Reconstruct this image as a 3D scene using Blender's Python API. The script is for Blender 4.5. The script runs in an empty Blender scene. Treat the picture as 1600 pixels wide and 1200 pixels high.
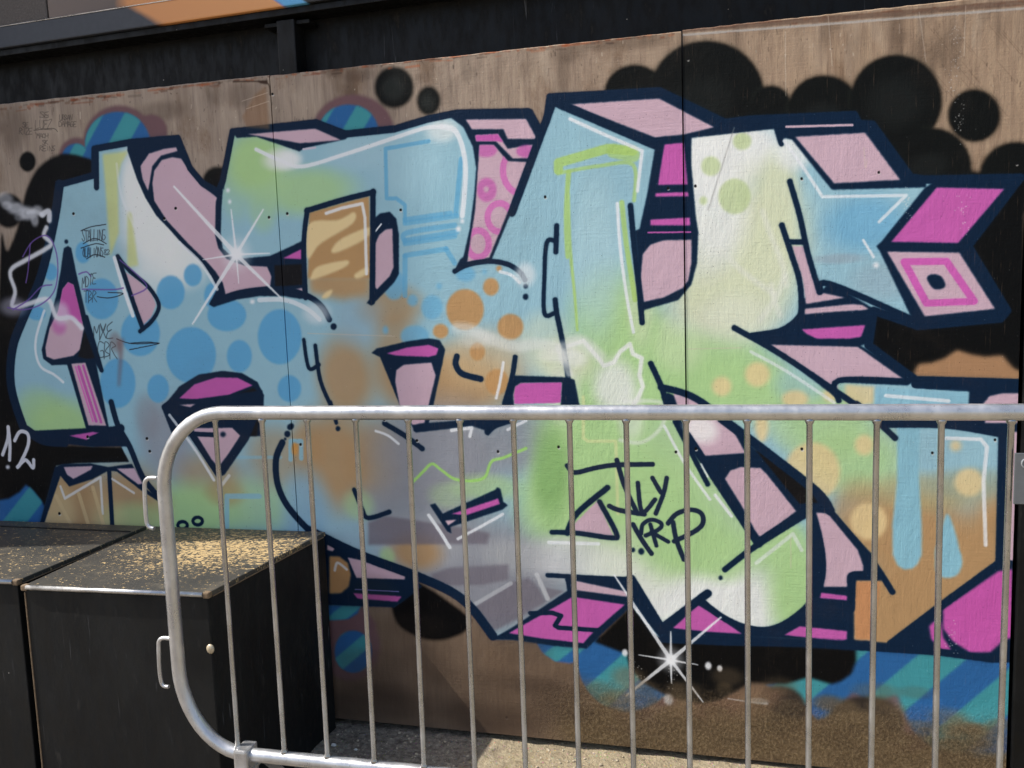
import bpy, bmesh, math, random
import numpy as np
from mathutils import Vector, Matrix

# ------------------------------------------------------------------ camera, sky, sun, exposure
SC = bpy.context.scene
COL = SC.collection
FPX, PITCH, ROLL, YAW, CAMD, CAMH = 1291.56, 0.107938, -0.0342158, -0.245536, 2.335677, 1.350257

def cam_axes():
    cy, sy = math.cos(YAW), math.sin(YAW)
    f = np.array([sy * math.cos(PITCH), cy * math.cos(PITCH), -math.sin(PITCH)])
    r = np.array([cy, -sy, 0.0]); u = np.cross(r, f)
    r2 = math.cos(ROLL) * r + math.sin(ROLL) * u
    u2 = -math.sin(ROLL) * r + math.cos(ROLL) * u
    return r2, u2, f
AX_R, AX_U, AX_F = cam_axes()
CAMPOS = np.array([0.0, -CAMD, CAMH])

cam = bpy.data.cameras.new('camera')
cam.sensor_fit = 'HORIZONTAL'; cam.sensor_width = 36.0
cam.lens = FPX / 1600.0 * 36.0
cam.clip_start = 0.02; cam.clip_end = 500.0
camo = bpy.data.objects.new('camera', cam); COL.objects.link(camo)
M = Matrix(((AX_R[0], AX_U[0], -AX_F[0], CAMPOS[0]), (AX_R[1], AX_U[1], -AX_F[1], CAMPOS[1]),
            (AX_R[2], AX_U[2], -AX_F[2], CAMPOS[2]), (0, 0, 0, 1)))
camo.matrix_world = M
SC.camera = camo

SUN_EL = math.radians(50.0)
SUN_OFF = math.radians(13.5)          # how far the sun's path leans from along the hoarding towards it
travel = Vector((math.cos(SUN_OFF) * math.cos(SUN_EL), math.sin(SUN_OFF) * math.cos(SUN_EL), -math.sin(SUN_EL)))
world = bpy.data.worlds.new('World'); SC.world = world; world.use_nodes = True
wn = world.node_tree
sky = wn.nodes.new('ShaderNodeTexSky'); sky.sky_type = 'NISHITA'; sky.sun_disc = False
sky.sun_elevation = SUN_EL
sky.sun_rotation = math.atan2(-travel.x, -travel.y)
sky.air_density = 1.0; sky.dust_density = 3.0; sky.ozone_density = 1.0
bg = wn.nodes['Background']; wn.links.new(sky.outputs[0], bg.inputs[0]); bg.inputs[1].default_value = 0.115
sun = bpy.data.lights.new('sun', 'SUN'); sun.energy = 3.0; sun.angle = math.radians(0.55); sun.color = (1.0, 0.95, 0.87)
suno = bpy.data.objects.new('sun', sun); COL.objects.link(suno)
suno.rotation_euler = travel.to_track_quat('-Z', 'Y').to_euler(); suno.location = (-6, -3, 8)
SC.view_settings.view_transform = 'Standard'; SC.view_settings.look = 'None'
SC.view_settings.gamma = 1.0; SC.view_settings.use_curve_mapping = False
SC.view_settings.exposure = 0.88
SC.cycles.use_denoising = True

# ------------------------------------------------------------------ photo pixel -> place
def ray(px, py):
    return AX_F + AX_R * ((px - 800) / FPX) - AX_U * ((py - 600) / FPX)
def at_plane(px, py, axis, val):
    D = ray(px, py); t = (val - CAMPOS[axis]) / D[axis]
    return Vector(CAMPOS + t * D)

# ------------------------------------------------------------------ helpers
def mat(name):
    m = bpy.data.materials.new(name); m.use_nodes = True
    nt = m.node_tree; b = nt.nodes['Principled BSDF']
    return m, nt, b
def N(nt, typ, **kw):
    n = nt.nodes.new(typ)
    for k, v in kw.items():
        if k in ('blend_type', 'operation', 'data_type', 'noise_dimensions', 'mode', 'interpolation', 'feature', 'distance', 'clamp', 'use_clamp', 'vector_type'):
            setattr(n, k, v)
        else:
            n.inputs[k].default_value = v
    return n
def L(nt, a, b): nt.links.new(a, b)
def srgb(r, g, b):
    f = lambda c: (c / 255 / 12.92) if c / 255 <= 0.04045 else ((c / 255 + 0.055) / 1.055) ** 2.4
    return (f(r), f(g), f(b), 1.0)
def ramp(nt, stops, interp='LINEAR'):
    n = nt.nodes.new('ShaderNodeValToRGB'); cr = n.color_ramp; cr.interpolation = interp
    while len(cr.elements) < len(stops): cr.elements.new(0.5)
    for e, (p, c) in zip(cr.elements, stops):
        e.position = p; e.color = c if len(c) == 4 else (*c, 1)
    return n
def link(name, mesh, parent=None, m=None):
    o = bpy.data.objects.new(name, mesh); COL.objects.link(o)
    if parent: o.parent = parent
    if m: mesh.materials.append(m)
    return o
def bm_obj(name, bm, m, parent=None, smooth=False):
    me = bpy.data.meshes.new(name); bm.normal_update(); bm.to_mesh(me); bm.free()
    if smooth:
        for p in me.polygons: p.use_smooth = len(p.vertices) <= 4
    return link(name, me, parent, m)
def tag(o, label=None, cat=None, group=None, kind=None):
    if label: o['label'] = label
    if cat: o['category'] = cat
    if group: o['group'] = group
    if kind: o['kind'] = kind
    return o
def empty(name, loc):
    o = bpy.data.objects.new(name, None); COL.objects.link(o); o.location = loc
    o.empty_display_size = 0.1
    return o
def add_box(bm, x0, x1, y0, y1, z0, z1, bev=0.0):
    vs = [bm.verts.new(c) for c in ((x0, y0, z0), (x1, y0, z0), (x1, y1, z0), (x0, y1, z0), (x0, y0, z1), (x1, y0, z1), (x1, y1, z1), (x0, y1, z1))]
    fs = [bm.faces.new([vs[i] for i in q]) for q in ((3, 2, 1, 0), (4, 5, 6, 7), (0, 1, 5, 4), (1, 2, 6, 5), (2, 3, 7, 6), (3, 0, 4, 7))]
    if bev:
        es = {e for f in fs for e in f.edges}
        bmesh.ops.bevel(bm, geom=list(es), offset=bev, segments=2, affect='EDGES', profile=0.6)
def add_prism(bm, poly, z0, z1, bev=0.0):
    lo = [bm.verts.new((x, y, z0)) for x, y in poly]; hi = [bm.verts.new((x, y, z1)) for x, y in poly]
    n = len(poly); fs = [bm.faces.new(list(reversed(lo))), bm.faces.new(hi)]
    for i in range(n): fs.append(bm.faces.new((lo[i], lo[(i + 1) % n], hi[(i + 1) % n], hi[i])))
    if bev:
        es = {e for f in fs for e in f.edges}
        bmesh.ops.bevel(bm, geom=list(es), offset=bev, segments=2, affect='EDGES', profile=0.6)
def add_tube(bm, pts, r, seg=16, caps=True, flat=None):
    pts = [Vector(p) for p in pts]; n = len(pts); rings = []
    up = None
    for i, p in enumerate(pts):
        d = (pts[min(i + 1, n - 1)] - pts[max(i - 1, 0)]).normalized()
        if up is None:
            up = Vector((0, 1, 0)) if abs(d.y) < 0.9 else Vector((1, 0, 0))
        a = up - d * up.dot(d); a.normalize(); up = a; b = d.cross(a)
        rr = r[i] if isinstance(r, (list, tuple)) else r
        ra, rb = (rr, rr) if flat is None else flat
        rings.append([bm.verts.new(p + a * math.cos(2 * math.pi * k / seg) * ra + b * math.sin(2 * math.pi * k / seg) * rb) for k in range(seg)])
    for i in range(n - 1):
        for k in range(seg):
            bm.faces.new((rings[i][k], rings[i][(k + 1) % seg], rings[i + 1][(k + 1) % seg], rings[i + 1][k]))
    if caps:
        bm.faces.new(list(reversed(rings[0]))); bm.faces.new(rings[-1])
    bmesh.ops.recalc_face_normals(bm, faces=bm.faces[:])
# ------------------------------------------------------------------ the mural: drawn as vector shapes, sprayed into a paint layer that lies on the plywood
TS = 720.0
TX0, TX1, TZ0, TZ1 = -2.56, 0.76, -0.02, 2.06
TW, TH = int((TX1 - TX0) * TS), int((TZ1 - TZ0) * TS)
RGB = np.zeros((TH, TW, 3), np.float32); ALP = np.zeros((TH, TW), np.float32)
CROP = dict(A=(0, 0, .3375), B=(400, 0, .3375), C=(800, 0, .3375), D=(1100, 0, .3125), E=(0, 280, .3375), F=(400, 300, .3375),
            G=(800, 300, .3375), H=(1060, 250, .3375), I=(0, 600, .3375), J=(400, 600, .3375), K=(800, 600, .3375),
            L=(1060, 550, .3375), M=(0, 800, .3375), N=(400, 800, .3375), O=(800, 800, .3375), Q=(1060, 800, .3375), P=(0, 0, 1.0))
rng = np.random.default_rng(5)
def to_tex(pts):
    p = np.asarray(pts, float)
    D = AX_F[None] + AX_R[None] * ((p[:, :1] - 800) / FPX) - AX_U[None] * ((p[:, 1:] - 600) / FPX)
    t = -CAMPOS[1] / D[:, 1]
    W = CAMPOS[None] + D * t[:, None]
    return np.stack([(W[:, 0] - TX0) * TS, (W[:, 2] - TZ0) * TS], 1)
def scale_at(p):
    q = to_tex([p, (p[0] + 5, p[1]), (p[0], p[1] + 5)])
    return 0.5 * (np.linalg.norm(q[1] - q[0]) + np.linalg.norm(q[2] - q[0])) / 5
def S(s):
    # one or more 'X x,y x,y ...' runs: X names the detail view the points were read from
    out = []; c = CROP['P']
    for w in s.split():
        if w in CROP: c = CROP[w]
        else:
            x, y = w.split(','); out.append((c[0] + float(x) * c[2], c[1] + float(y) * c[2]))
    return out
def smooth_pts(p, closed, k=8):
    p = np.asarray(p, float); n = len(p)
    if n < 3: return p
    out = []
    for i in range(n if closed else n - 1):
        if closed: a, b, c, d = p[i - 1], p[i], p[(i + 1) % n], p[(i + 2) % n]
        else: a, b, c, d = p[max(i - 1, 0)], p[i], p[i + 1], p[min(i + 2, n - 1)]
        for t in np.arange(k) / k:
            out.append(.5 * ((2 * b) + (c - a) * t + (2 * a - 5 * b + 4 * c - d) * t * t + (3 * b - a - 3 * c + d) * t ** 3))
    if not closed: out.append(p[-1])
    return np.array(out)
def box1(m, r, ax):
    if r < 1: return m
    pad = [(0, 0), (0, 0)]; pad[ax] = (r + 1, r)
    c = np.cumsum(np.pad(m, pad, mode='edge'), axis=ax, dtype=np.float64)
    n = m.shape[ax]
    hi = np.take(c, np.arange(2 * r + 1, 2 * r + 1 + n), axis=ax); lo = np.take(c, np.arange(0, n), axis=ax)
    return ((hi - lo) / (2 * r + 1)).astype(np.float32)
def blur(m, r):
    r = int(round(r))
    for _ in range(2): m = box1(box1(m, r, 0), r, 1)
    return m
def poly_mask(tp, soft):
    pad = int(soft * 3 + 3)
    x0, y0 = np.floor(tp.min(0)).astype(int) - pad; x1, y1 = np.ceil(tp.max(0)).astype(int) + pad
    x0, y0, x1, y1 = max(x0, 0), max(y0, 0), min(x1, TW), min(y1, TH)
    if x1 <= x0 or y1 <= y0: return None
    acc = np.zeros((y1 - y0, x1 - x0), np.float32)
    n = len(tp)
    for sx, sy in ((.25, .25), (.75, .25), (.25, .75), (.75, .75)):
        X = np.arange(x0, x1)[None, :] + sx; Y = np.arange(y0, y1) + sy
        ins = np.zeros(acc.shape, bool)
        for i in range(n):
            (ax_, ay), (bx, by) = tp[i], tp[(i + 1) % n]
            if ay == by: continue
            lo, hi = (ay, by) if ay < by else (by, ay)
            r0 = np.searchsorted(Y, lo); r1 = np.searchsorted(Y, hi)
            if r1 <= r0: continue
            xc = ax_ + (Y[r0:r1] - ay) * (bx - ax_) / (by - ay)
            ins[r0:r1] ^= X < xc[:, None]
        acc += ins
    acc /= 4
    if soft >= 1: acc = blur(acc, soft)
    return acc, x0, y0
def over(m, x0, y0, col, clip=None):
    h, w = m.shape; sl = (slice(y0, y0 + h), slice(x0, x0 + w))
    if clip is not None: m = m * clip[sl]
    a = ALP[sl]; an = m + a * (1 - m)
    c = np.array(col, np.float32) / 255
    k = np.where(an > 1e-5, m / np.maximum(an, 1e-5), 0)[..., None]
    RGB[sl] = RGB[sl] * (1 - k) + c * k; ALP[sl] = an
def fill(s, col, soft=1.0, sm=False, a=1.0, clip=None):
    p = S(s) if isinstance(s, str) else s
    if sm: p = smooth_pts(p, True)
    r = poly_mask(to_tex(p), soft)
    if r is None: return
    m, x0, y0 = r
    over(m * a, x0, y0, col, clip)
def ell_pts(cx, cy, rx, ry, rot=0, n=40):
    t = np.linspace(0, 2 * np.pi, n, endpoint=False); c, s_ = np.cos(rot), np.sin(rot)
    return [(cx + rx * np.cos(q) * c - ry * np.sin(q) * s_, cy + rx * np.cos(q) * s_ + ry * np.sin(q) * c) for q in t]
def ell(cx, cy, rx, ry, col, soft=1.5, a=1.0, clip=None, rot=0):
    fill(ell_pts(cx, cy, rx, ry, rot), col, soft, False, a, clip)
def cell(c, cx, cy, rx, ry, col, **k):
    o = CROP[c]; ell(o[0] + cx * o[2], o[1] + cy * o[2], rx * o[2], ry * o[2], col, **k)
def stroke(s, w, col, soft=1.0, sm=True, a=1.0, closed=False, clip=None, taper=None):
    p = S(s) if isinstance(s, str) else s
    w = w * scale_at(p[len(p) // 2]); soft = max(soft, .7)
    if sm and len(p) > 2: p = smooth_pts(p, closed, 6)
    t = to_tex(p)
    if closed: t = np.vstack([t, t[:1]])
    pad = w / 2 + soft * 2 + 2
    x0, y0 = np.floor(t.min(0) - pad).astype(int); x1, y1 = np.ceil(t.max(0) + pad).astype(int)
    x0, y0, x1, y1 = max(x0, 0), max(y0, 0), min(x1, TW), min(y1, TH)
    if x1 <= x0 or y1 <= y0: return
    D = np.full((y1 - y0, x1 - x0), 1e9, np.float32)
    nseg = len(t) - 1
    for i in range(nseg):
        a0, b0 = t[i], t[i + 1]
        ww = w / 2
        if taper: ww = w / 2 * (taper[0] + (taper[1] - taper[0]) * (i / max(nseg - 1, 1)))
        u0, v0 = np.floor(np.minimum(a0, b0) - pad).astype(int); u1, v1 = np.ceil(np.maximum(a0, b0) + pad).astype(int)
        u0, v0, u1, v1 = max(u0, x0), max(v0, y0), min(u1, x1), min(v1, y1)
        if u1 <= u0 or v1 <= v0: continue
        X = np.arange(u0, u1)[None, :] + .5 - a0[0]; Y = np.arange(v0, v1)[:, None] + .5 - a0[1]
        d = b0 - a0; l2 = max(d @ d, 1e-9)
        q = np.clip((X * d[0] + Y * d[1]) / l2, 0, 1)
        dist = np.hypot(X - q * d[0], Y - q * d[1]) - ww
        sub = D[v0 - y0:v1 - y0, u0 - x0:u1 - x0]; np.minimum(sub, dist, out=sub)
    m = np.clip(.5 - D / (2 * soft), 0, 1); m = m * m * (3 - 2 * m)
    if w > 6 and a > .8:      # a can's edge is never quite dense: faint overspray beside the line
        m = np.maximum(m, .16 * np.clip(1 - D / (soft * 2 + 2), 0, 1) ** 2)
    over((m * a).astype(np.float32), x0, y0, col, clip)
def spray(cx, cy, rx, ry, col, a=1.0, clip=None, rot=0.0):
    c = to_tex([(cx, cy)])[0]; k = scale_at((cx, cy)); rx *= k; ry *= k
    R_ = max(rx, ry) * 2.0
    x0, y0, x1, y1 = int(max(c[0] - R_, 0)), int(max(c[1] - R_, 0)), int(min(c[0] + R_, TW)), int(min(c[1] + R_, TH))
    if x1 <= x0 or y1 <= y0: return
    X = np.arange(x0, x1)[None, :] - c[0]; Y = -(np.arange(y0, y1)[:, None] - c[1])
    xr = X * math.cos(rot) + Y * math.sin(rot); yr = -X * math.sin(rot) + Y * math.cos(rot)
    d = np.sqrt((xr / rx) ** 2 + (yr / ry) ** 2)
    m = np.clip((1.45 - d) / 0.95, 0, 1); m = m * m * (3 - 2 * m)
    over((m * a).astype(np.float32), x0, y0, col, clip)

NAVY = (9, 33, 58); BLUE = (150, 190, 204); DOT = (92, 164, 208); GREEN = (172, 208, 144); PALE = (213, 219, 186); WHITE = (232, 234, 230)
TAN = (178, 142, 100); CREAM = (228, 204, 152); PINK = (201, 171, 184); MAG = (196, 94, 170); BLACK = (7, 8, 10); CLOUD = (13, 15, 14)
STB = (44, 98, 154); STT = (66, 146, 154); MAUVE = (112, 84, 88); GRAY = (142, 143, 150); DGRAY = (112, 106, 116); LINE = (232, 235, 238)

def stripes_in(poly, x0, y0, x1, y1, ang, per, soft=1.5):
    # blue cloud with teal bands slanting across it
    r = poly_mask(to_tex(poly), soft)
    if r is None: return
    m, ox, oy = r
    over(m, ox, oy, STB)
    clip = np.zeros((TH, TW), np.float32); clip[oy:oy + m.shape[0], ox:ox + m.shape[1]] = m
    cx, cy = (x0 + x1) / 2, (y0 + y1) / 2; Ln = max(x1 - x0, y1 - y0)
    d = np.array([math.cos(ang), -math.sin(ang)]); nn = np.array([d[1], -d[0]])
    k = -8
    while k < 9:
        c0 = np.array([cx, cy]) + nn * per * k
        q = [c0 - d * Ln - nn * per * .25, c0 + d * Ln - nn * per * .25, c0 + d * Ln + nn * per * .25, c0 - d * Ln + nn * per * .25]
        fill(q, STT, 1.5, clip=clip); k += 1

# --- weathering of the bare veneer: soot, water runs, flecks, scratches
for _ in range(240):
    x = rng.uniform(-20, 1600); y0 = np.interp(x, (0, 420, 1063, 1067, 1600), (168, 118, 49, 44, 0)); y = y0 + abs(rng.normal(0, 50))
    spray(x, y, rng.uniform(3, 16), rng.uniform(8, 46), ((84, 70, 60), (110, 90, 74), (70, 60, 54), (196, 180, 160))[rng.integers(4)], rng.uniform(.05, .24))
for q in ((890, 85, 26, 14), (880, 118, 12, 34), (940, 70, 30, 10), (1480, 80, 16, 40), (1400, 60, 12, 46), (1445, 95, 22, 40), (560, 118, 26, 10), (375, 150, 24, 20), (250, 175, 40, 14), (520, 112, 16, 10), (1000, 66, 40, 12), (20, 200, 30, 30)): spray(*q, (78, 62, 52), .42)
for _ in range(520):
    x = rng.uniform(0, 1600); y0 = np.interp(x, (0, 420, 1063, 1067, 1600), (168, 118, 49, 44, 0)); y = y0 + rng.uniform(4, 150); ln = rng.exponential(4)
    stroke([(x, y), (x + rng.normal(0, .6), y + ln)], rng.uniform(.7, 1.8), (58, 48, 42) if rng.random() < .7 else (206, 192, 174), .7, sm=False, a=rng.uniform(.2, .7))
for _ in range(26):
    x, y = rng.uniform(1440, 1590), rng.uniform(40, 150); ln = rng.uniform(15, 60); stroke([(x, y), (x + ln * .6, y + ln * .7)], 1.0, (96, 76, 60), .7, sm=False, a=.4)
# --- background: stripes, mauve halos, black bubbles
for (hx, hy, hr) in ((186, 221, 56), (236, 205, 26), (120, 243, 28)): ell(hx, hy, hr, hr, MAUVE, 3)
stripes_in(ell_pts(184, 226, 51, 51), 130, 170, 240, 280, math.radians(62), 56)
stripes_in(ell_pts(118, 246, 21, 21), 95, 220, 140, 270, math.radians(62), 40)
ell(552, 206, 64, 58, MAUVE, 3)
stripes_in(ell_pts(545, 208, 47, 44), 495, 160, 600, 260, math.radians(60), 56)
for b in ((616, 137, 31, 33), (670, 158, 19, 23)):
    ell(*b, CLOUD, 3); ell(b[0] - 2, b[1] + 2, b[2] * .6, b[3] * .6, (52, 56, 54), 6, .6)
for b in ((992, 148, 48, 46), (1104, 150, 90, 86), (1205, 168, 32, 34), (1287, 170, 56, 52), (1400, 158, 72, 72), (1456, 262, 62, 62), (1588, 278, 58, 56), (1522, 181, 41, 41)):
    ell(b[0], b[1], b[2] + 2, b[3] + 2, (40, 44, 36), 4, .55); ell(*b, CLOUD, 2)
fill('P 950,150 1060,110 1150,140 1200,180 1340,170 1440,200 1480,260 1540,270 1600,250 1600,600 1430,600 1340,500 1200,300 960,160', CLOUD, 3)
fill('P 1440,290 1600,270 1600,610 1430,600 1350,560 1360,480', (8, 9, 10), 3)
for b in ((1095, 160, 45, 40), (1282, 178, 26, 18), (1398, 160, 40, 40), (1450, 260, 30, 20)): spray(*b, (34, 37, 36), .5)  # lighter sunlit centres painted onto the black bubbles
fill('H 1085,1035 1090,985 1110,945 1170,940 1230,920 1290,880 1350,900 1420,912 1500,905 1545,960 1590,985 1590,1040', (168, 132, 98), 3, a=.9)
fill('H 1085,1035 1090,985 1110,945 1170,940 1230,920 1290,880 1350,900 1420,912 1500,905 1545,960 1590,985 1590,1040', (190, 140, 100), 6, a=.4)
# left side black
fill('I -20,150 60,190 130,215 250,280 600,290 640,380 420,380 260,392 170,600 130,480 60,520 -20,540', BLACK, 3)
fill('P 0,395 12,392 28,352 40,300 60,262 92,242 130,246 150,262 150,330 110,420 70,560 60,700 210,720 230,760 90,830 0,830', BLACK, 3, sm=True)
ell(43, 253, 13, 16, BLACK, 2); ell(14, 330, 23, 27, BLACK, 3); ell(340, 284, 24, 24, CLOUD, 3); ell(346, 290, 20, 20, BLACK, 3)
stripes_in(S('I -20,540 40,530 90,500 120,465 150,490 190,540 230,600 240,700 -20,700'), -20, 750, 90, 850, math.radians(52), 62, 3)
# bottom
ell(548, 1010, 46, 55, MAUVE, 5, .9); fill('N 330,480 500,440 560,520 500,620 330,640', MAUVE, 5)
stripes_in(S('N 330,420 490,425 470,470 430,495 330,500'), 510, 940, 570, 970, math.radians(40), 42, 2)
stripes_in(ell_pts(552, 1018, 29, 33), 510, 980, 590, 1060, math.radians(40), 42, 2)
fill('O 80,610 180,610 330,700 430,930 600,960 720,900 760,840 560,600', MAUVE, 8, sm=True, a=.95)
stripes_in(S('O 110,600 320,600 300,690 270,700 200,690 140,650'), 830, 1000, 910, 1040, math.radians(38), 46, 2)
stripes_in(smooth_pts(S('O 300,620 420,580 560,640 700,820 690,860 620,905 520,925 420,890 340,810 305,720'), True), 900, 990, 1040, 1120, math.radians(42), 92, 2)
stripes_in(S('Q 400,800 620,740 800,620 1560,620 1545,1160 1400,1150 1200,1110 1090,1030 1000,900 850,880 700,950 640,965 590,900'), 1190, 1010, 1580, 1190, math.radians(40), 108, 2)
fill('Q 770,890 800,840 830,845 860,870 920,880 1010,850 1040,930 1110,1040 1160,1090 900,1100 800,960', MAUVE, 4, sm=True, a=.85)
ell(1218, 1110, 42, 38, (52, 45, 40), 4); ell(1352, 1130, 60, 42, (50, 43, 38), 4)
fill('Q -60,900 150,830 400,800 500,830 400,960 0,1000', (120, 92, 74), 10, a=.7)
fill('N 630,400 720,330 800,350 980,480 990,520 960,560 880,590 800,592 720,565 650,510', (6, 6, 8), 3, sm=True)
fill('O 380,600 560,420 700,560 1590,600 1592,690 1570,750 1520,785 1480,797 1420,780 1370,765 1270,797 1180,795 1100,792 1040,830 960,870 880,887 780,870 690,835 600,785 545,720 530,655 460,630', (8, 8, 9), 3)

# --- the lettering: one silhouette of face colour, later cut by the navy sides
SIL = S('P 93,289 147,274 147,233 202,223 278,216 297,263 317,287 341,300 348,283 363,206 429,199 493,192 540,210 616,202 670,186 714,177 825,175 845,207 854,189 859,152 1030,143 '
        '1132,192 1171,187 1334,180 1341,194 1362,195 1422,278 1444,281 1594,278 1512,385 1573,486 1563,498 1435,510 1365,486 1357,540 1430,594 1605,599 1605,1030 1549,1033 1465,1019 1262,1006 1137,1002 1036,999 '
        '1019,989 975,930 911,1013 800,999 768,999 740,956 704,926 650,903 633,935 616,948 500,945 430,930 200,900 40,860 62,821 88,728 120,724 202,722 182,684 145,698 101,691 68,688 44,674 34,661 17,601 20,543 37,496 64,432 84,348')
m_, sx_, sy_ = poly_mask(to_tex(SIL), 1)
FACE = np.zeros((TH, TW), np.float32); FACE[sy_:sy_ + m_.shape[0], sx_:sx_ + m_.shape[1]] = m_
halo = blur(FACE, 9) * .55; halo[:, -40:] = 0
over(halo, 0, 0, (20, 38, 60)); over(FACE, 0, 0, BLUE)
fill('P 870,640 960,470 1040,500 1080,560 1130,640 1180,760 1250,830 1260,960 1150,990 1040,980 960,880 880,860 830,760', (178, 208, 160), 14, a=.95, clip=FACE); fill('P 1060,560 1150,540 1260,590 1420,690 1420,760 1330,790 1200,680 1080,630', (172, 202, 176), 14, a=.9, clip=FACE)
def fs(cx, cy, rx, ry, col, a=1.0, rot=0): spray(cx, cy, rx, ry, col, a, FACE, rot)
for b in ((240, 350, 58, 80, WHITE, .97), (212, 290, 26, 55, WHITE, .95), (285, 405, 42, 40, WHITE, .9), (95, 668, 62, 40, GREEN, .95), (60, 640, 40, 30, GREEN, .6), (235, 440, 30, 30, WHITE, .5),
          (262, 690, 45, 60, (150, 150, 158), .75), (230, 650, 20, 30, GRAY, .5), (330, 750, 55, 40, TAN, .65), (300, 800, 80, 42, GREEN, .95), (400, 790, 60, 40, GREEN, .6), (430, 715, 45, 45, TAN, .55), (350, 770, 30, 20, TAN, .5),
          (400, 255, 55, 48, GREEN, .98), (480, 300, 75, 34, GREEN, .8), (410, 330, 22, 30, GREEN, .45), (370, 300, 30, 40, GREEN, .3),
          (690, 205, 26, 18, WHITE, .7), (440, 250, 30, 16, WHITE, .85),
          (540, 590, 45, 60, TAN, .85), (610, 480, 50, 32, TAN, .75), (560, 500, 40, 40, (150, 175, 190), .5), (700, 600, 110, 55, TAN, .95), (620, 560, 40, 60, TAN, .7), (760, 560, 70, 45, (205, 180, 140), .6),
          (520, 720, 60, 75, TAN, .9), (590, 720, 50, 62, TAN, .75), (480, 700, 26, 40, TAN, .6), (690, 710, 110, 80, GRAY, .95), (650, 800, 90, 55, GRAY, .85), (820, 690, 60, 50, GRAY, .75), (760, 900, 150, 95, GRAY, .97), (650, 850, 80, 40, (170, 172, 176), .7),
          (480, 800, 38, 62, (140, 178, 200), .85), (540, 860, 50, 36, (150, 178, 192), .8), (650, 862, 40, 28, TAN, .9), (560, 790, 24, 22, GREEN, .55), (605, 870, 12, 14, GREEN, .7),
          (920, 700, 80, 110, GREEN, 1), (870, 790, 62, 66, GREEN, .95), (1000, 790, 100, 110, GREEN, 1), (960, 510, 70, 85, GREEN, .9), (1010, 580, 90, 80, GREEN, .95), (760, 762, 52, 20, GREEN, .65), (700, 775, 30, 20, GREEN, .4), (860, 740, 28, 70, (128, 172, 102), .7),
          (1110, 600, 120, 45, GREEN, .97), (880, 565, 48, 36, PALE, .9), (850, 530, 40, 40, PALE, .5), (1010, 930, 80, 55, WHITE, .97), (890, 872, 70, 34, (205, 206, 206), .85), (960, 900, 50, 40, WHITE, .8), (800, 868, 50, 26, (170, 172, 174), .7),
          (1115, 255, 62, 80, WHITE, 1), (1160, 240, 70, 50, WHITE, .97), (1190, 380, 70, 110, PALE, 1), (1130, 470, 90, 75, PALE, 1), (1215, 300, 30, 60, PALE, .9), (1100, 380, 40, 60, (216, 220, 200), .9), (1100, 560, 100, 42, GREEN, .85),
          (1350, 350, 60, 45, (112, 172, 206), .8), (1380, 440, 50, 30, (150, 176, 188), .7), (1310, 405, 40, 8, (150, 160, 170), .5), (1240, 240, 28, 28, WHITE, .8),
          (1170, 610, 80, 36, GREEN, .8), (1290, 660, 70, 60, GREEN, .75), (1330, 720, 70, 50, GREEN, .75), (1250, 600, 40, 30, BLUE, .5), (1120, 330, 50, 80, WHITE, .8), (1150, 500, 60, 40, (222, 226, 206), .6), (930, 400, 40, 120, (176, 208, 214), .6), (880, 620, 26, 40, (226, 228, 222), .5), (1000, 480, 20, 60, (214, 222, 190), .5), (1060, 540, 40, 40, (206, 222, 180), .5), (640, 260, 60, 50, (168, 204, 216), .5), (560, 240, 50, 26, (166, 200, 212), .6), (1000, 880, 90, 50, (214, 222, 200), .6), (1100, 900, 50, 50, (222, 226, 210), .6),
          (1480, 890, 140, 105, TAN, 1), (1430, 960, 120, 70, TAN, 1), (1400, 830, 90, 60, TAN, .95), (1560, 850, 40, 90, TAN, 1), (1340, 800, 40, 50, TAN, .6), (1440, 770, 90, 30, (176, 160, 110), .6), (1520, 755, 60, 24, (150, 160, 140), .6),
          (1150, 950, 75, 66, WHITE, .97), (1250, 930, 46, 90, GREEN, .97), (1210, 850, 50, 40, GREEN, .7), (1070, 850, 75, 60, GREEN, .95), (1120, 870, 50, 40, GREEN, .8), (1090, 940, 50, 40, WHITE, .85),
          (110, 790, 70, 60, TAN, .97), (200, 790, 60, 60, TAN, .9), (215, 815, 60, 26, GREEN, .6), (165, 810, 30, 40, CREAM, .3), (90, 800, 30, 40, CREAM, .5)): fs(*b)
# polka dots
for b in ((470, 555, 78, 95), (790, 525, 65, 78), (893, 445, 42, 52), (985, 540, 40, 60), (650, 715, 90, 105), (885, 815, 115, 130), (1050, 630, 90, 75), (1295, 730, 102, 128), (1108, 820, 58, 75), (1340, 970, 55, 62), (732, 970, 50, 65), (385, 340, 36, 50), (170, 622, 42, 32), (545, 945, 82, 115), (235, 430, 30, 40)):
    cell('E', *b, DOT, a=.88, soft=2, clip=FACE)
for b in ((968, 545, 87, 95), (1088, 440, 37, 41), (1178, 625, 60, 60), (855, 645, 36, 34), (1025, 740, 36, 42), (1115, 880, 55, 60), (1125, 355, 13, 14)): cell('F', *b, (190, 146, 96), a=.95, soft=2.5)
for b in ((815, 535, 50, 56), (725, 502, 25, 28), (735, 668, 66, 50), (600, 640, 13, 19), (970, 380, 45, 36), (848, 437, 12, 15), (1058, 370, 10, 12), (640, 430, 50, 70)): cell('F', *b, (110, 176, 212), a=.8, soft=3)
for b in ((1065, 655, 43, 40), (920, 770, 45, 45), (1030, 910, 75, 82), (885, 930, 18, 20)): cell('C', *b, (188, 206, 148), a=.75, soft=2)
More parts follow.
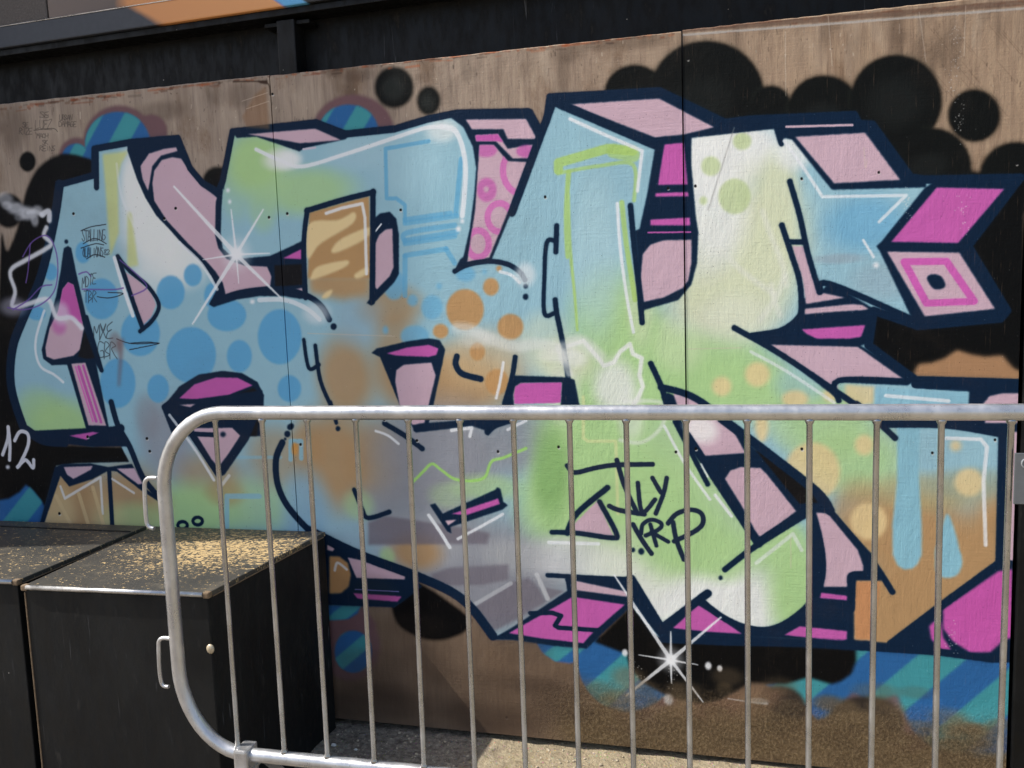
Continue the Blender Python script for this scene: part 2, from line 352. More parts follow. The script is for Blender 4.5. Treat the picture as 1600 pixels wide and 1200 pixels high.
for b in ((365, 105, 58, 58), (200, 160, 45, 45), (540, 218, 62, 40), (705, 200, 36, 32), (620, 555, 128, 136), (860, 432, 45, 48), (385, 350, 30, 70), (880, 785, 86, 86), (1345, 605, 68, 66), (1283, 435, 26, 26)): cell('L', *b, CREAM, a=.85, soft=4, clip=FACE)
fill('L 770,150 910,160 905,240 840,250 770,230', CREAM, 3, a=.8)
fill('L 1012,345 1118,345 1112,560 1126,800 1126,940 1105,985 1080,1005 1045,1008 1015,990 992,940 990,800 1012,600', (138, 188, 205), 2.5)
fill('L 1245,750 1270,800 1295,890 1308,1000 1295,1080 1245,1106 1205,1085 1190,1000 1200,900 1225,790', (138, 188, 205), 2.5, sm=True)
# grey blocks and soft streaks in the middle
fill('J 520,640 600,610 800,640 960,665 1085,690 1070,740 520,745', DGRAY, 3, a=.8); fill('J 810,880 900,850 1170,835 1168,905 1050,930 830,935', DGRAY, 3, a=.75)
fill('N 1000,450 1190,320 1265,305 1300,340 1345,415 1220,490 1095,555', DGRAY, 3, a=.75); fill('N 1340,350 1430,365 1350,410', DGRAY, 2, a=.7)
stroke('N 1000,435 1180,330', 6, (190, 192, 196), 2, a=.7); stroke('N 1300,290 1350,400', 5, (200, 202, 204), 2, a=.7, taper=(1.4, .3))
fill('A 475,715 595,700 560,760 545,830 550,1080 510,1190 490,900', (206, 212, 140), 3, a=.85); fill('E 590,150 608,160 640,400 590,410', (206, 212, 140), 3, a=.8)
# pale green, cyan and cream outlines inside the faces
stroke('C 215,790 215,755 440,690 560,700', 15, (172, 206, 112), 2, sm=False, a=.85); stroke('C 470,700 560,720', 22, (172, 206, 112), 3, a=.7)
stroke('C 262,800 250,1000 258,1190 G 258,0 268,250 290,480 302,640', 8, (172, 206, 112), 2, a=.8, taper=(1, .5)); stroke('C 230,800 400,770 560,765 565,930', 6, (172, 206, 112), 2, a=.7)
stroke('G 508,50 530,250 570,500', 8, (172, 206, 112), 2, a=.8)
stroke('B 800,655 600,690 605,920 650,920 690,950 690,1030', 6, (96, 168, 208), 1.5, sm=False, a=.75); stroke('B 950,740 925,990', 8, (96, 168, 208), 2, a=.75)
for q in ('B 690,1035 930,1000', 'B 690,1115 930,1075', 'F 690,230 700,190 920,155', 'F 690,240 920,205', 'F 690,295 880,265', 'F 690,300 690,480', 'F 880,265 920,330', 'F 690,130 900,100'): stroke(q, 8, (96, 168, 208), 2, a=.7)
stroke('K 330,60 330,250 350,265 480,265 490,600', 5, (214, 220, 160), 2, sm=False, a=.7); stroke('K 520,80 700,90 690,200 600,270 500,260', 6, WHITE, 3, a=.5)
stroke('I 1050,660 1050,520 1200,520', 8, (140, 190, 210), 2, sm=False, a=.8); stroke('I 1345,350 1345,265 1395,265 1395,345', 7, (140, 190, 210), 2, sm=False, a=.85); stroke('I 1100,340 1300,340', 5, (140, 190, 210), 2, a=.6); cell('I', 1365, 300, 16, 30, (206, 150, 80), a=.9)
for q in ('H 390,240 420,330 480,480 500,580', 'H 490,540 450,640 380,740', 'H 200,420 300,520 440,620', 'H 470,720 440,640 430,580'): stroke(q, 9, (226, 228, 216), 5, a=.5)
for q in ('G 240,720 330,690 400,770 425,805 470,790 500,740 545,705 560,750 600,770 590,850 605,900 585,950 560,985', ): stroke(q, 7, (232, 235, 228), 2.5, sm=False, a=.9)
spray(960, 605, 34, 42, (228, 230, 224), .85); spray(985, 650, 20, 40, (228, 230, 224), .5)

# --- navy sides and the pink and magenta cells in them
def navy(s, **k): fill(s, NAVY, 1.4, **k)
def pink(s, **k): fill(s, PINK, 1.4, **k)
def mag(s, **k): fill(s, MAG, 1.4, **k)
W_OUT = 12
navy('P 199,224 278,216 297,263 317,287 341,300 350,296 354,256 349,287 346,324 345,364 348,388 361,400 381,404 422,400 449,388 474,376 475,401 481,467 467,467 445,463 405,463 371,468 334,480 326,476 339,452 330,432 312,408 288,385 265,359 244,337 227,309 214,280 199,236')
pink('A 650,770 690,712 760,690 815,683 822,700 745,722 705,770 692,850 685,885 660,830')
pink('P 238,287 241,267 253,250 270,246 283,248 297,270 314,290 339,309 337,317 336,368 341,388 354,405 381,415 417,417 424,432 422,447 402,450 353,462 348,442 337,425 324,410 294,381 260,344 241,314')
mag('F 125,308 210,265 210,312'); fill('F 85,340 215,335 215,430 88,440', (20, 20, 24), 1); pink('F 130,460 215,445 218,482')
navy('P 363,206 429,199 493,192 545,212 540,218 476,232 468,237 400,214 370,216'); pink('A 1145,622 1460,597 1580,650 1390,665'); stroke('A 1405,692 1460,685', 3, (200, 190, 205), 1)
navy('P 704,184 724,199 739,230 744,263 741,304 734,358 724,402 719,405 709,426 727,419 768,407 812,300 849,216 845,207 825,175 714,177')
pink('B 970,555 1250,552 1300,645 1165,645 1145,600 1000,600'); pink('B 1015,628 1120,622 1165,690 1290,670 1278,732 1190,736 1110,655 1020,655')
mag('B 1015,628 1120,622 1145,660 1110,655 1020,655'); cell('B', 1250, 702, 45, 30, MAG, a=.8)
CELLM = np.zeros((TH, TW), np.float32)
pc = S('B 1035,672 1100,672 1165,747 1270,752 F 1200,10 1080,305 978,328 1015,80')
mm = poly_mask(to_tex(pc), 1); CELLM[mm[2]:mm[2] + mm[0].shape[0], mm[1]:mm[1] + mm[0].shape[1]] = mm[0]
over(CELLM, 0, 0, PINK)
cell('B', 1065, 695, 52, 34, MAG, a=.75, clip=CELLM); cell('B', 1068, 880, 46, 56, MAG, a=.75, clip=CELLM); cell('B', 1066, 878, 12, 14, PINK, clip=CELLM)
for c in ((1235, 790, 92, 110), (1128, 1008, 56, 66), (1028, 1130, 50, 62)):
    o = CROP['B']; stroke(ell_pts(o[0] + c[0] * o[2], o[1] + c[1] * o[2], c[2] * o[2], c[3] * o[2], n=24), 10, (208, 110, 180), 1.5, sm=False, closed=True, clip=CELLM, a=.85)
# third letter top and the column between
navy('P 861,152 1030,143 1132,192 1215,186 1208,201 1080,216 1080,257 1087,338 1091,364 1089,411 1080,445 1060,469 1009,484 1004,486 992,361 999,358 1011,304 1023,233 1020,229 873,170')
pink('C 265,485 680,458 935,590 790,625 660,637'); mag('C 705,670 795,662 812,855 675,858'); mag('C 665,895 812,890 818,910 662,912'); mag('C 640,1018 822,1008 825,1045 640,1045'); stroke('C 630,1078 825,1075', 2.5, MAG)
pink('G 605,290 640,245 700,225 830,222 830,330 815,410 790,445 700,490 610,510 595,400')
# top right block and arrow
navy('D 100,610 750,575 770,620 840,625 1030,890 1110,900 1110,938 640,950 610,915 440,700 400,692 385,725 370,720 350,645 0,680'); stroke('D 412,635 742,626', 4, PINK, sm=False); pink('D 455,685 805,665 980,900 650,918')
navy('H 1140,130 1200,90 1585,80 1340,400 1520,700 1490,735 1110,770 1080,735 930,420 915,400 940,378'); mag('H 1195,128 1508,135 1295,385 985,380'); pink('H 965,425 1300,430 1465,690 1140,725')
stroke('H 1045,472 1240,470 1368,655 1148,664', 11.5, (204, 96, 176), 1.5, sm=False, closed=True); fill('H 1150,545 1175,530 1215,540 1235,575 1225,595 1190,600 1165,580', NAVY, 1, sm=True)
navy('H 555,650 650,618 700,568 905,690 880,850 830,865 420,858 335,812 470,785 540,745 565,700'); pink('H 525,400 580,400 648,612 770,638 590,668 575,560'); pink('H 585,690 800,668 850,672 880,690 860,695 700,705 585,715')
mag('H 570,785 865,765 845,820 790,828 640,828 595,808', sm=False)
navy('H 400,845 835,855 1100,1020 1060,1045 735,1030 720,1095'); pink('H 425,856 830,866 1045,1018 752,1008 735,1028 738,1088')
stroke('H 1100,1038 1300,1052 1600,1056', 15, NAVY, sm=False); navy('L 1345,180 1600,170 1600,420 1490,385 1230,340 930,332 925,318 1340,300'); fill('L 910,165 1340,185 1340,300 905,310', (140, 188, 206), 2); pink('L 1410,240 1440,205 1500,192 1600,192 1600,330 1420,330')
# lower left of the right letter
navy('K 690,60 720,40 1010,170 1110,290 1415,545 1460,560 1600,750 1600,880 1570,1010 1560,1180 1440,1185 1080,1170 700,1160 690,1130 860,1010 890,1005 970,1080 1080,1130 1190,1140 1290,1095 1380,1010 1420,900 1420,780 1370,600 1145,740 1080,680 1000,520 860,340')
navy('Q 600,0 800,100 900,200 960,330 1000,370 985,375 930,320 815,320 815,590 980,605 1220,440 1490,235 1500,0 1600,0 1600,700 1200,655 600,615')
fill('Q 812,320 935,322 985,370 960,600 815,592', (196, 140, 96), 2); fill('Q 935,318 1480,225 1220,420 985,605 900,600', TAN, 2); fill('Q 1190,170 1240,130 1308,200 1300,280 1250,306 1205,285', (138, 188, 205), 2.5, sm=True)
navy('K 1330,430 1480,555 1480,600 1400,602 1380,520'); fill('K 745,40 830,45 1000,190 1030,230 1080,320 860,336 815,260', PINK, 1); spray(1095, 672, 26, 22, (236, 232, 230), .9, rot=.3)
pink('K 985,440 1010,402 1060,385 1150,390 1180,420 1315,590 1150,715 1125,680 1060,560'); fill('K 1110,285 1200,345 1370,480 1415,550 1330,555 1250,460', (20, 19, 21), 1)
pink('K 1408,596 1462,600 1600,770 1625,840 1625,870 1570,875 1550,940 1442,940 1450,800 1430,680'); mag('L 660,1115 780,1130 780,1150 655,1140')
mag('O 745,537 860,432 960,492 1065,566 900,555'); mag('Q 490,570 560,530 780,552 780,590 750,600')
fill('Q 1225,450 1480,275 1545,265 1545,580 1500,600 1445,650 1350,652 1270,600 1225,540', (198, 88, 168), 1.5); fill('Q 1160,530 1185,505 1215,510 1225,580 1262,640 1215,638 1170,590', (198, 88, 168), 1.5)
pink('L 1530,370 1610,370 1610,970 1530,970'); navy('L 1488,380 1520,380 1518,985 1475,1000'); stroke('L 1490,975 1610,985', 10, NAVY)
# magenta slab below the green letter
navy('O -100,590 0,535 255,365 250,300 540,300 700,540 690,590 560,430 345,632 200,620 0,592'); pink('O 295,318 530,368 530,392 300,362 262,345')
mag('O -15,560 110,490 280,392 522,428 440,500 372,560 330,607 140,585'); stroke('N 1270,468 1370,466 1412,480 1384,525 1400,535 1600,548', 7, NAVY, 1, sm=False)
fill('O 560,300 1000,300 905,380 690,540', WHITE, 1.5, a=0.0)
# slab right of the black box
navy('N 300,120 480,195 720,285 770,345 700,400 640,442 300,430'); pink('N 425,210 500,225 690,295 690,312 465,305'); mag('N 450,375 675,390 655,415 470,400'); stroke('N 460,358 660,368', 1.5, (120, 120, 190))
fill('N 340,205 385,205 425,235 440,290 430,345 395,375 340,378', (186, 142, 96), 1.5); stroke('N 365,270 378,235 420,265', 4, LINE, 2, a=.8); pink('N 330,150 365,170 355,182 330,175')
# mid letter cup, magenta windows
navy('F 535,745 560,725 700,692 800,678 850,686 876,730 862,800 822,985 J 800,180 1180,150 1110,190 1075,240 1060,215 1000,195 740,225 F 665,985 575,765')
mag('F 605,748 700,720 800,708 845,725 835,755 800,764 650,758'); pink('F 645,880 650,825 685,800 812,790 832,850 800,985 J 780,180 725,190 F 665,985'); fill('J 760,215 1000,190 1060,215 1110,175 1250,165 1230,235 1000,260 780,240', GRAY, 2, a=0)
fill('F 1200,900 1225,885 1415,880 1410,975 1195,980', MAG, 1); navy('F 1195,850 1440,858 1475,870 1500,1000 1410,1000 1416,882 1225,884 1200,900 1190,940 1195,1000 1140,1000 1175,880'); mag('F 1202,905 1228,888 1413,884 1408,975 1205,980 1193,945')
fill('F 245,95 525,18 535,400 240,400', (184, 146, 100), 2); fill('F 240,380 535,380 533,440 520,480 400,500 250,470', (184, 146, 100), 9, a=.9)
for q in ('F 245,150 380,130 455,95 445,150 300,240 240,310', 'F 350,270 400,215 525,165 510,215 380,280', 'F 255,390 290,345 420,318 410,350 270,405', 'F 455,385 490,360 520,350 515,380 470,402', 'F 305,485 330,460 355,455 340,485 315,495'): fill(q, (232, 208, 156), 1.5, sm=True, a=.95)
navy('F 540,130 575,100 620,93 650,125 662,200 662,380 640,420 535,527 513,515 545,470'); pink('F 553,240 570,200 600,175 632,170 637,350 620,390 560,452 552,440'); stroke('F 552,185 580,150', 2.5, LINE)
navy('J 805,560 830,552 865,600 1110,488 1115,478 1132,485 1145,545 1166,562 1140,582 900,662 905,692 885,682'); mag('J 905,602 1120,530 1130,555 975,607'); pink('J 875,632 930,628 890,655')
# left letter cells
navy('E 295,320 315,310 330,320 352,430 400,640 450,830 478,890 462,888 430,832 330,858 240,862 200,832 193,790 215,700 260,540 280,430')
pink('E 275,600 290,510 315,478 340,490 365,600 388,690 370,790 340,818 250,836 215,822 210,780 230,690'); mag('E 268,615 290,510 315,478 340,490 365,590 382,670 330,650 262,640'); spray(92, 510, 12, 12, MAG, .6)
fill('E 370,790 392,700 440,830 430,840 360,822', (22, 24, 30), 1)
navy('E 308,850 440,828 505,1155 400,1160'); pink('E 330,855 395,850 492,1142 410,1140'); stroke('E 365,870 445,1120', 5, MAG); stroke('E 385,865 468,1125', 4, MAG); stroke('E 350,870 430,1120', 3, (216, 120, 186))
navy('I 130,218 400,205 560,195 600,290 430,292 250,275'); mag('I 320,240 430,222 515,235 430,266')
navy('E 750,1062 830,960 920,905 1030,888 1120,898 1192,940 1222,1000 1215,1190 800,1190'); mag('E 830,1015 900,950 1000,918 1100,920 1170,955 1080,990 1010,1027'); fill('E 1010,1030 1175,965 1208,1005 1190,1190 1100,1190', (22, 22, 26), 1.5)
navy('I 795,85 1215,30 1205,130 1150,260 1040,420 1010,432 975,370 865,210'); pink('I 890,205 1075,203 1112,240 1060,320 1010,387 980,350'); pink('I 830,97 905,93 880,108'); stroke('I 905,232 995,236', 7, NAVY); cell('I', 1032, 234, 13, 12, NAVY)
pink('E 580,430 640,470 700,530 722,580 700,640 660,680 620,560')
navy('I 255,385 290,370 420,368 500,385 610,370 680,490 740,530 735,545 650,490 540,405 500,402 430,440 320,475 280,425 200,660 180,660'); pink('I 295,385 430,380 420,398 340,440 310,420'); pink('I 540,392 622,390 660,462 640,465')

pink('K 395,540 290,645 275,695 470,705')
# --- navy strokes
W = 8.5
iR = next(i for i, p in enumerate(SIL) if p[1] == 599)
stroke(SIL[:iR + 1], W_OUT, NAVY, 1.5, sm=False)
stroke('P 93,289 84,348 64,432 37,496 20,543 17,601 34,661 44,674 68,688 101,691', W_OUT + 2, NAVY, 1.5)
fill('O 690,560 900,560 1590,598 1590,640 1100,612 690,600', NAVY, 1.5); stroke('P 1036,999 1137,1004 1262,1006 1465,1019 1549,1030 1605,1030', W_OUT, NAVY, 1.5, sm=False)
for s_, w_ in (('A 445,700 447,868', 9), ('E 985,575 1080,535 1190,515 1320,512 1430,545 1490,590 1525,650', 9), ('E 545,360 600,425 680,492 728,560 733,605 700,660 648,705', 6.5), ('E 545,360 580,460 620,580 660,690', 7.5),
               ('F 238,85 222,240 230,490', 8), ('F 235,88 400,38 545,2', 8.5), ('F 542,0 541,200 538,510', 9), ('F 222,685 245,815 292,800', 6), ('F 275,712 298,870 345,985', 6.5), ('J 345,85 372,180', 6),
               ('F 930,762 925,800 955,842 1040,866', 9.5), ('F 1392,158 1388,278', 8.5), ('F 1390,230 1346,236 1335,400 1336,565 1390,556', 7), ('F 1385,500 1392,560 1420,700 1445,860', 8.5), ('F 920,368 985,335 1090,322 1170,338 1225,375 1245,408', 8),
               ('F 1200,765 1185,860 1150,980', 8), ('B 1270,520 1320,620', 10), ('C 190,470 0,985', 13), ('C 190,470 660,672', 14), ('G 548,65 565,250 588,450 602,605', 9), ('G 642,795 690,900 715,985', 9), ('G 690,905 790,930 880,975 K 1000,180', 11),
               ('H 515,100 560,255 598,430 652,610', 9), ('H 478,302 520,430 560,560 568,690 545,740 470,790 340,812', 9), ('H 512,380 580,381', 9), ('H 655,612 700,575 1085,740', 10), ('H 258,778 480,905 800,1120 L 830,245 950,350 1003,400', 9.5),
               ('H 742,1115 742,1022 1060,1025', 9), ('C 1225,590 1247,668', 8), ('L 935,335 1240,338 1500,380', 13), ('L 1500,375 1492,700 1485,980', 12), ('Q 1490,235 1230,425 985,610', 13), ('L 700,735 890,960 990,1112', 9.5),
               ('L 200,310 420,475 640,650 700,735', 15), ('J 122,272 93,345 97,450 130,540 190,620 260,690', 10), ('J 250,680 480,790 720,880 900,960 1000,1040 1095,1165', 15), ('J 595,183 690,240 770,300', 8), ('J 455,490 490,575 520,620 618,592', 7),
               ('K 442,480 300,600 255,690', 9), ('K 185,686 300,690 460,712 482,690 405,545', 8), ('K 165,885 530,905', 7.5), ('K 255,905 270,955', 6), ('K 550,905 690,1135', 16), ('K 685,1135 905,970', 13), ('K 985,860 1130,750 1370,600', 9.5),
               ('K 870,1000 970,1078 1080,1128 1190,1138 1290,1095 1385,1010 1432,900 1432,780 1400,640 1375,600', 11), ('K 755,175 905,465', 8), ('J 1072,222 1110,190 1190,165', 10), ('J 740,210 1000,180 1080,165', 8), ('K 810,240 1140,740', 13), ('K 1135,735 1340,600', 12),
               ('I 515,85 545,190 600,290 660,430 740,530', 9), ('I 505,400 520,660', 7), ('I 800,110 1010,425', 7), ('I 760,108 800,80', 9), ('E 400,640 470,885', 7), ('I 420,262 560,205', 12), ('L 800,1095 800,1035 890,1030', 10), ('L 805,1040 800,1190', 11)):
    stroke(s_, w_, NAVY, 1.7)
for c, x, y, r in (('E', 1545, 683, 14), ('E', 307, 290, 9), ('F', 1248, 437, 11), ('F', 1248, 486, 13), ('J', 380, 207, 11), ('J', 165, 195, 12), ('J', 145, 232, 14), ('K', 598, 775, 14), ('K', 560, 768, 10), ('K', 965, 898, 10), ('I', 1342, 200, 13), ('I', 1320, 255, 6)): cell(c, x, y, r, r * 1.1, NAVY, soft=1)
for x in ((845, 655), (915, 635)):
    o = CROP['I']; stroke(ell_pts(o[0] + x[0] * o[2], o[1] + x[1] * o[2], 7.5, 6, n=14), 5, NAVY, 1, sm=False, closed=True)
# tag on the green
for s_, w_ in (('K 255,378 290,410 380,390 480,375 650,372', 7.5), ('K 485,352 520,470 580,600', 7.5), ('K 450,565 500,585 612,603', 7.5), ('K 582,458 602,592 662,535', 7), ('K 650,435 688,502', 7), ('K 716,435 700,510 665,600', 7), ('K 560,650 600,720 645,785', 7.5),
               ('K 598,692 605,650 645,628 690,645 680,672 618,702', 6.5), ('K 645,685 722,730', 6.5), ('K 640,650 668,748', 6.5), ('K 722,645 760,602 820,583 872,597 884,640 850,680 750,728', 7.5), ('K 745,640 760,720 795,812', 7.5)): stroke(s_, w_, (26, 40, 62), .9)

# --- white highlights, glints, lightning
for s_, w_, a_ in (('A 1185,693 1300,745 1400,772 1590,718 B 640,640 780,595 860,588', 6, .9), ('B 860,588 920,605 955,680 970,780 965,900 955,1000', 8, .85), ('C 268,552 440,630 602,700 580,885', 5.5, .85), ('G 487,55 500,250 530,480 562,650', 5, .85),
                   ('D 400,705 490,830 592,985 1010,978 875,1110', 5, .75), ('H 855,372 903,450', 4, .85), ('L 335,0 500,90 720,235', 5, .6), ('L 960,203 1250,228', 6, .8), ('L 1240,400 1400,405 1428,440 1412,600 1422,895', 6, .8),
                   ('F 325,100 400,75 492,55 505,120 512,380', 5, .85), ('E 530,365 570,500 615,632', 6, .9), ('E 1200,560 1320,560 1420,600 1480,650', 7, .75), ('E 830,295 930,390 1005,510', 5, .7), ('E 205,610 170,720 165,800 190,870 250,905 292,940', 4, .8),
                   ('F 1130,370 1180,385 1220,420', 5, .8), ('F 1145,790 1130,880 1112,955', 4.5, .85), ('J 555,218 610,238 660,277', 4, .85), ('J 905,215 1000,203 990,242', 5, .85), ('J 800,608 850,680 897,757', 5.5, .95), ('J 935,717 1050,655 1142,603', 4.5, .85), ('J 1165,212 1250,170', 4.5, .8),
                   ('K 705,195 800,370 915,535', 4.5, .8), ('K 875,372 905,430', 3, .8), ('K 940,515 1015,612', 5, .85), ('K 170,733 400,740', 5.5, .8), ('K 1130,830 1300,695 1340,770', 6, .55), ('I 785,145 900,300 990,445', 4.5, .8), ('I 1010,490 1060,425', 5, .6),
                   ('I 280,475 300,530 465,432 475,600', 4, .7), ('I 520,440 620,505', 3.5, .7), ('A 540,760 560,900 620,1050', 4, .4)):
    stroke(s_, w_, LINE, 1.5, a=a_, sm=s_[:6] not in ('C 268,', 'D 400,', 'L 1240', 'F 325,', 'K 1130', 'J 905,', 'I 280,'))
for s_ in ('I 260,520 330,655', 'I 365,510 410,655', 'I 430,480 480,655'): stroke(s_, 6, (216, 188, 140), 1.5, a=.7)
spray(450, 252, 20, 12, (236, 238, 238), .8); spray(1440, 700 - 20, 0.1, 0.1, LINE); cell('A', 1055, 882, 9, 10, LINE); cell('A', 1063, 935, 8, 10, LINE); cell('E', 1168, 568, 11, 10, LINE); cell('H', 915, 488, 13, 13, LINE); cell('B', 955, 1025, 9, 10, LINE); cell('B', 937, 1062, 11, 12, LINE)
spray(1295, 690, 0.1, 0.1, LINE)
spray(820, 430, 16, 18, (224, 230, 232), .7); spray(495, 490, 22, 16, (224, 230, 232), .6)
def star(cx, cy, rays, core):
    for dx, dy, w_ in rays: stroke([(cx, cy), (cx + dx * .5, cy + dy * .5), (cx + dx, cy + dy)], w_, (236, 238, 240), 1.2, a=.85, taper=(1.1, .45))
    spray(cx, cy, core, core, (244, 245, 246), .97); spray(cx, cy, core * 2.2, core * 2.2, (236, 238, 240), .4)
star(369, 398, ((-97, -106, 7), (70, 68, 6), (-68, 108, 6), (42, -70, 5), (-8, -70, 4), (52, -2, 3.5), (-52, 8, 3), (4, 45, 3)), 11)
star(1048, 1031, ((-88, -132, 6), (78, -66, 6), (-70, 56, 6), (50, 66, 5), (0, -44, 4.5), (1, 36, 4), (42, 8, 3.5), (-50, -8, 3.5)), 9)
for x, y, r in ((1106, 1041, 5), (1124, 1045, 4), (1044, 1093, 7), (976, 1020, 4.5)): spray(x, y, r, r * 1.3, (236, 238, 240), .9)
stroke('O 1000,865 1100,880 1180,888', 4, (214, 216, 216), 2, a=.7, taper=(.3, 1)); spray(1185, 1096, 14, 5, (214, 216, 216), .5)
# white lightning and blurred sprays
for s_, w_, a_ in (('E 130,155 165,150 198,168', 6, .5), ('E 195,165 225,150 228,190', 9, .9), ('E 215,225 203,262 232,290 225,315 120,375 58,412 48,450 70,520 58,590 130,578 222,558 262,640 330,642 378,690', 7, .9)): stroke(s_, w_, (226, 228, 234), 4, a=a_)
[spray(*q, (224, 226, 232), q_) for q, q_ in (((8, 312, 14, 9), .55), ((24, 326, 15, 9), .7), ((10, 322, 9, 6), .5), ((42, 334, 13, 10), .75), ((58, 330, 10, 8), .6), ((54, 345, 7, 9), .6), ((30, 340, 9, 6), .4))]; spray(20, 480, 24, 14, (200, 196, 214), .5); spray(95, 490, 14, 16, (224, 224, 230), .6)
spray(895, 560, 22, 14, (230, 232, 226), .6); spray(870, 556, 30, 10, (230, 232, 226), .5); stroke('F 930,630 1000,640 1080,680 1200,715 1300,705 1420,720 1500,690 1590,760', 18, (226, 228, 222), 8, a=.55); stroke('F 1400,720 1450,840', 11, (226, 228, 222), 4, a=.6); spray(745, 530, 30, 14, (226, 226, 220), .4)
stroke('J 730,450 775,405 815,370 860,400 920,440 1000,448 1060,430 1090,360 1150,340 1250,298', 4.5, (160, 216, 110), 1.5, a=.85)
# purple marker loops
PUR = (112, 84, 160)
for q in ('E 105,360 150,290 215,262 255,320 268,420 250,520 190,580 110,605 35,595', 'E 240,490 190,500 130,560 60,605', 'E 140,300 130,420 120,480', 'E 380,510 520,512 570,505', 'E 555,375 620,430 680,500 610,540', 'E 365,440 400,430 420,450'): stroke(q, 2.2, PUR, .8, a=.8)
# date and small scrawls
for q in ('I 12,328 36,255 38,200', 'I 38,200 46,280 44,352', 'I 68,262 92,222 128,232 130,285 95,365 82,385 118,352 152,388 156,352'): stroke(q, 5.5, (214, 214, 220), 1.3)
cell('I', 36, 385, 10, 10, (214, 214, 220))
GL = dict(A='0,0 .5,1 1,0 .8,.4 .2,.4', S='1,.9 .5,1 .1,.8 .9,.3 .5,0 0,.1', T='0,1 1,1 .5,1 .5,0', L='.1,1 0,0 1,.1', I='.5,1 .5,0', N='0,0 .1,1 .9,0 1,1', G='1,.9 .3,1 0,.4 .4,0 1,.2 .9,.5 .5,.5', Q='.5,1 0,.5 .5,0 1,.5 .5,1 .6,.3 1,-.1', U='0,1 .1,.1 .8,.1 1,1',
          V='0,1 .5,0 1,1', O='.5,1 0,.5 .5,0 1,.5 .5,1', M='0,0 .1,1 .5,.4 .9,1 1,0', X='0,0 1,1 .5,.5 0,1 1,0', E='1,1 .1,.9 .2,.5 .8,.5 .2,.5 0,0 1,0', R='0,0 .1,1 .9,.8 .2,.5 1,0', B='0,0 .1,1 .8,.8 .2,.5 .9,.3 0,0', Z='0,1 1,1 0,0 1,0', D='0,0 .1,1 .9,.6 .6,.1 0,0', C='1,.9 .2,.9 0,.3 .9,.1', K='0,0 .1,1 .1,.5 .9,1 .1,.5 1,0', H='0,0 0,1 0,.5 1,.5 1,1 1,0')
GL['8'] = '.5,.5 .1,.8 .5,1 .9,.8 .1,.2 .5,0 .9,.2 .5,.5'; GL['2'] = '0,.8 .5,1 .9,.7 0,0 1,.1'; GL['"'] = '.3,1 .2,.7'
def scrawl(txt, x, y, w, h, lw, col, a=.62, slope=0.0):
    n = len(txt); cw = w / n
    for i, ch in enumerate(txt):
        if ch not in GL: continue
        p = [tuple(map(float, q.split(','))) for q in GL[ch].split()]
        j = rng.normal(0, .05, (len(p), 2))
        stroke([(x + cw * (i + (.05 + .95 * (px_ + j[k, 0])) * 1.0), y + slope * i * cw - h * (py_ + j[k, 1])) for k, (px_, py_) in enumerate(p)], lw, col, .6, sm=len(p) > 3, a=a)
INK = (32, 36, 44)
scrawl('STALLING', 128, 377, 36, 16, 1.3, INK, slope=-.06); scrawl('QUALIONS', 129, 402, 32, 14, 1.3, INK, slope=-.04); scrawl('82', 162, 398, 9, 8, 1.1, INK)
stroke('E 385,300 440,275 492,300', 1.2, INK, .6); stroke('E 375,240 420,222 490,210', 1.2, INK, .6); stroke('E 400,370 440,350 485,362', 1.2, INK, .6); stroke('E 375,320 440,300 480,305', 1.2, INK, .6)
scrawl('MDTE', 128, 450, 22, 16, 1.2, INK, slope=-.4); scrawl('TBR', 131, 472, 20, 17, 1.2, INK); stroke('E 450,545 510,550 570,530 500,525', 1.2, INK, .6)
scrawl('MXE', 146, 530, 30, 22, 1.5, INK, slope=-.1); scrawl('GBR', 152, 560, 30, 24, 1.4, INK); stroke('E 540,740 610,762 735,760 660,778 600,790', 1.2, INK, .6); stroke('E 605,760 680,755 738,760', 1.2, INK, .6)
for t, x, y, w, h in (('SE', 62, 184, 14, 9), ('LUEZ', 55, 202, 26, 14), ('URBAN', 93, 188, 20, 8), ('DAMAGE', 92, 198, 27, 8), ('SE', 35, 199, 9, 7), ('RIZE', 30, 210, 20, 9), ('MACH', 57, 216, 18, 7), ('SK', 66, 226, 9, 7), ('REINS', 62, 236, 24, 8)): scrawl(t, x, y, w, h, 1.0, (52, 48, 48), .7)
stroke('P 53,204 82,201 90,206', 1.0, (52, 48, 48), .6)
# smudges, drips and overspray
fill('E 540,750 575,735 570,800 555,960 545,960 550,830', (120, 84, 84), 4, a=.55); spray(330 - 150, 535, 10, 14, (120, 84, 80), .4)
for _ in range(1500):
    x, y = rng.uniform(0, 1600), rng.uniform(150, 1180); r = rng.uniform(.4, 1.1)
    t = to_tex([(x, y)])[0].astype(int)
    if 2 < t[0] < TW - 3 and 2 < t[1] < TH - 3:
        c = np.array((30, 32, 36) if rng.random() < .6 else (225, 225, 220)) / 255.; k = rng.uniform(.2, .7)
        RGB[t[1], t[0]] = RGB[t[1], t[0]] * (1 - k) + c * k; ALP[t[1], t[0]] = max(ALP[t[1], t[0]], k)
for cx, cy in ((995, 1060), (1050, 1065), (1490, 120), (1500, 180), (1497, 60), (1505, 330), (1418, 320), (1490, 1000)):
    for _ in range(26):
        stroke([(cx + rng.normal(0, 5), cy + rng.normal(0, 16))] * 2, rng.uniform(.8, 1.8), (228, 226, 220), .7, sm=False, a=.7)
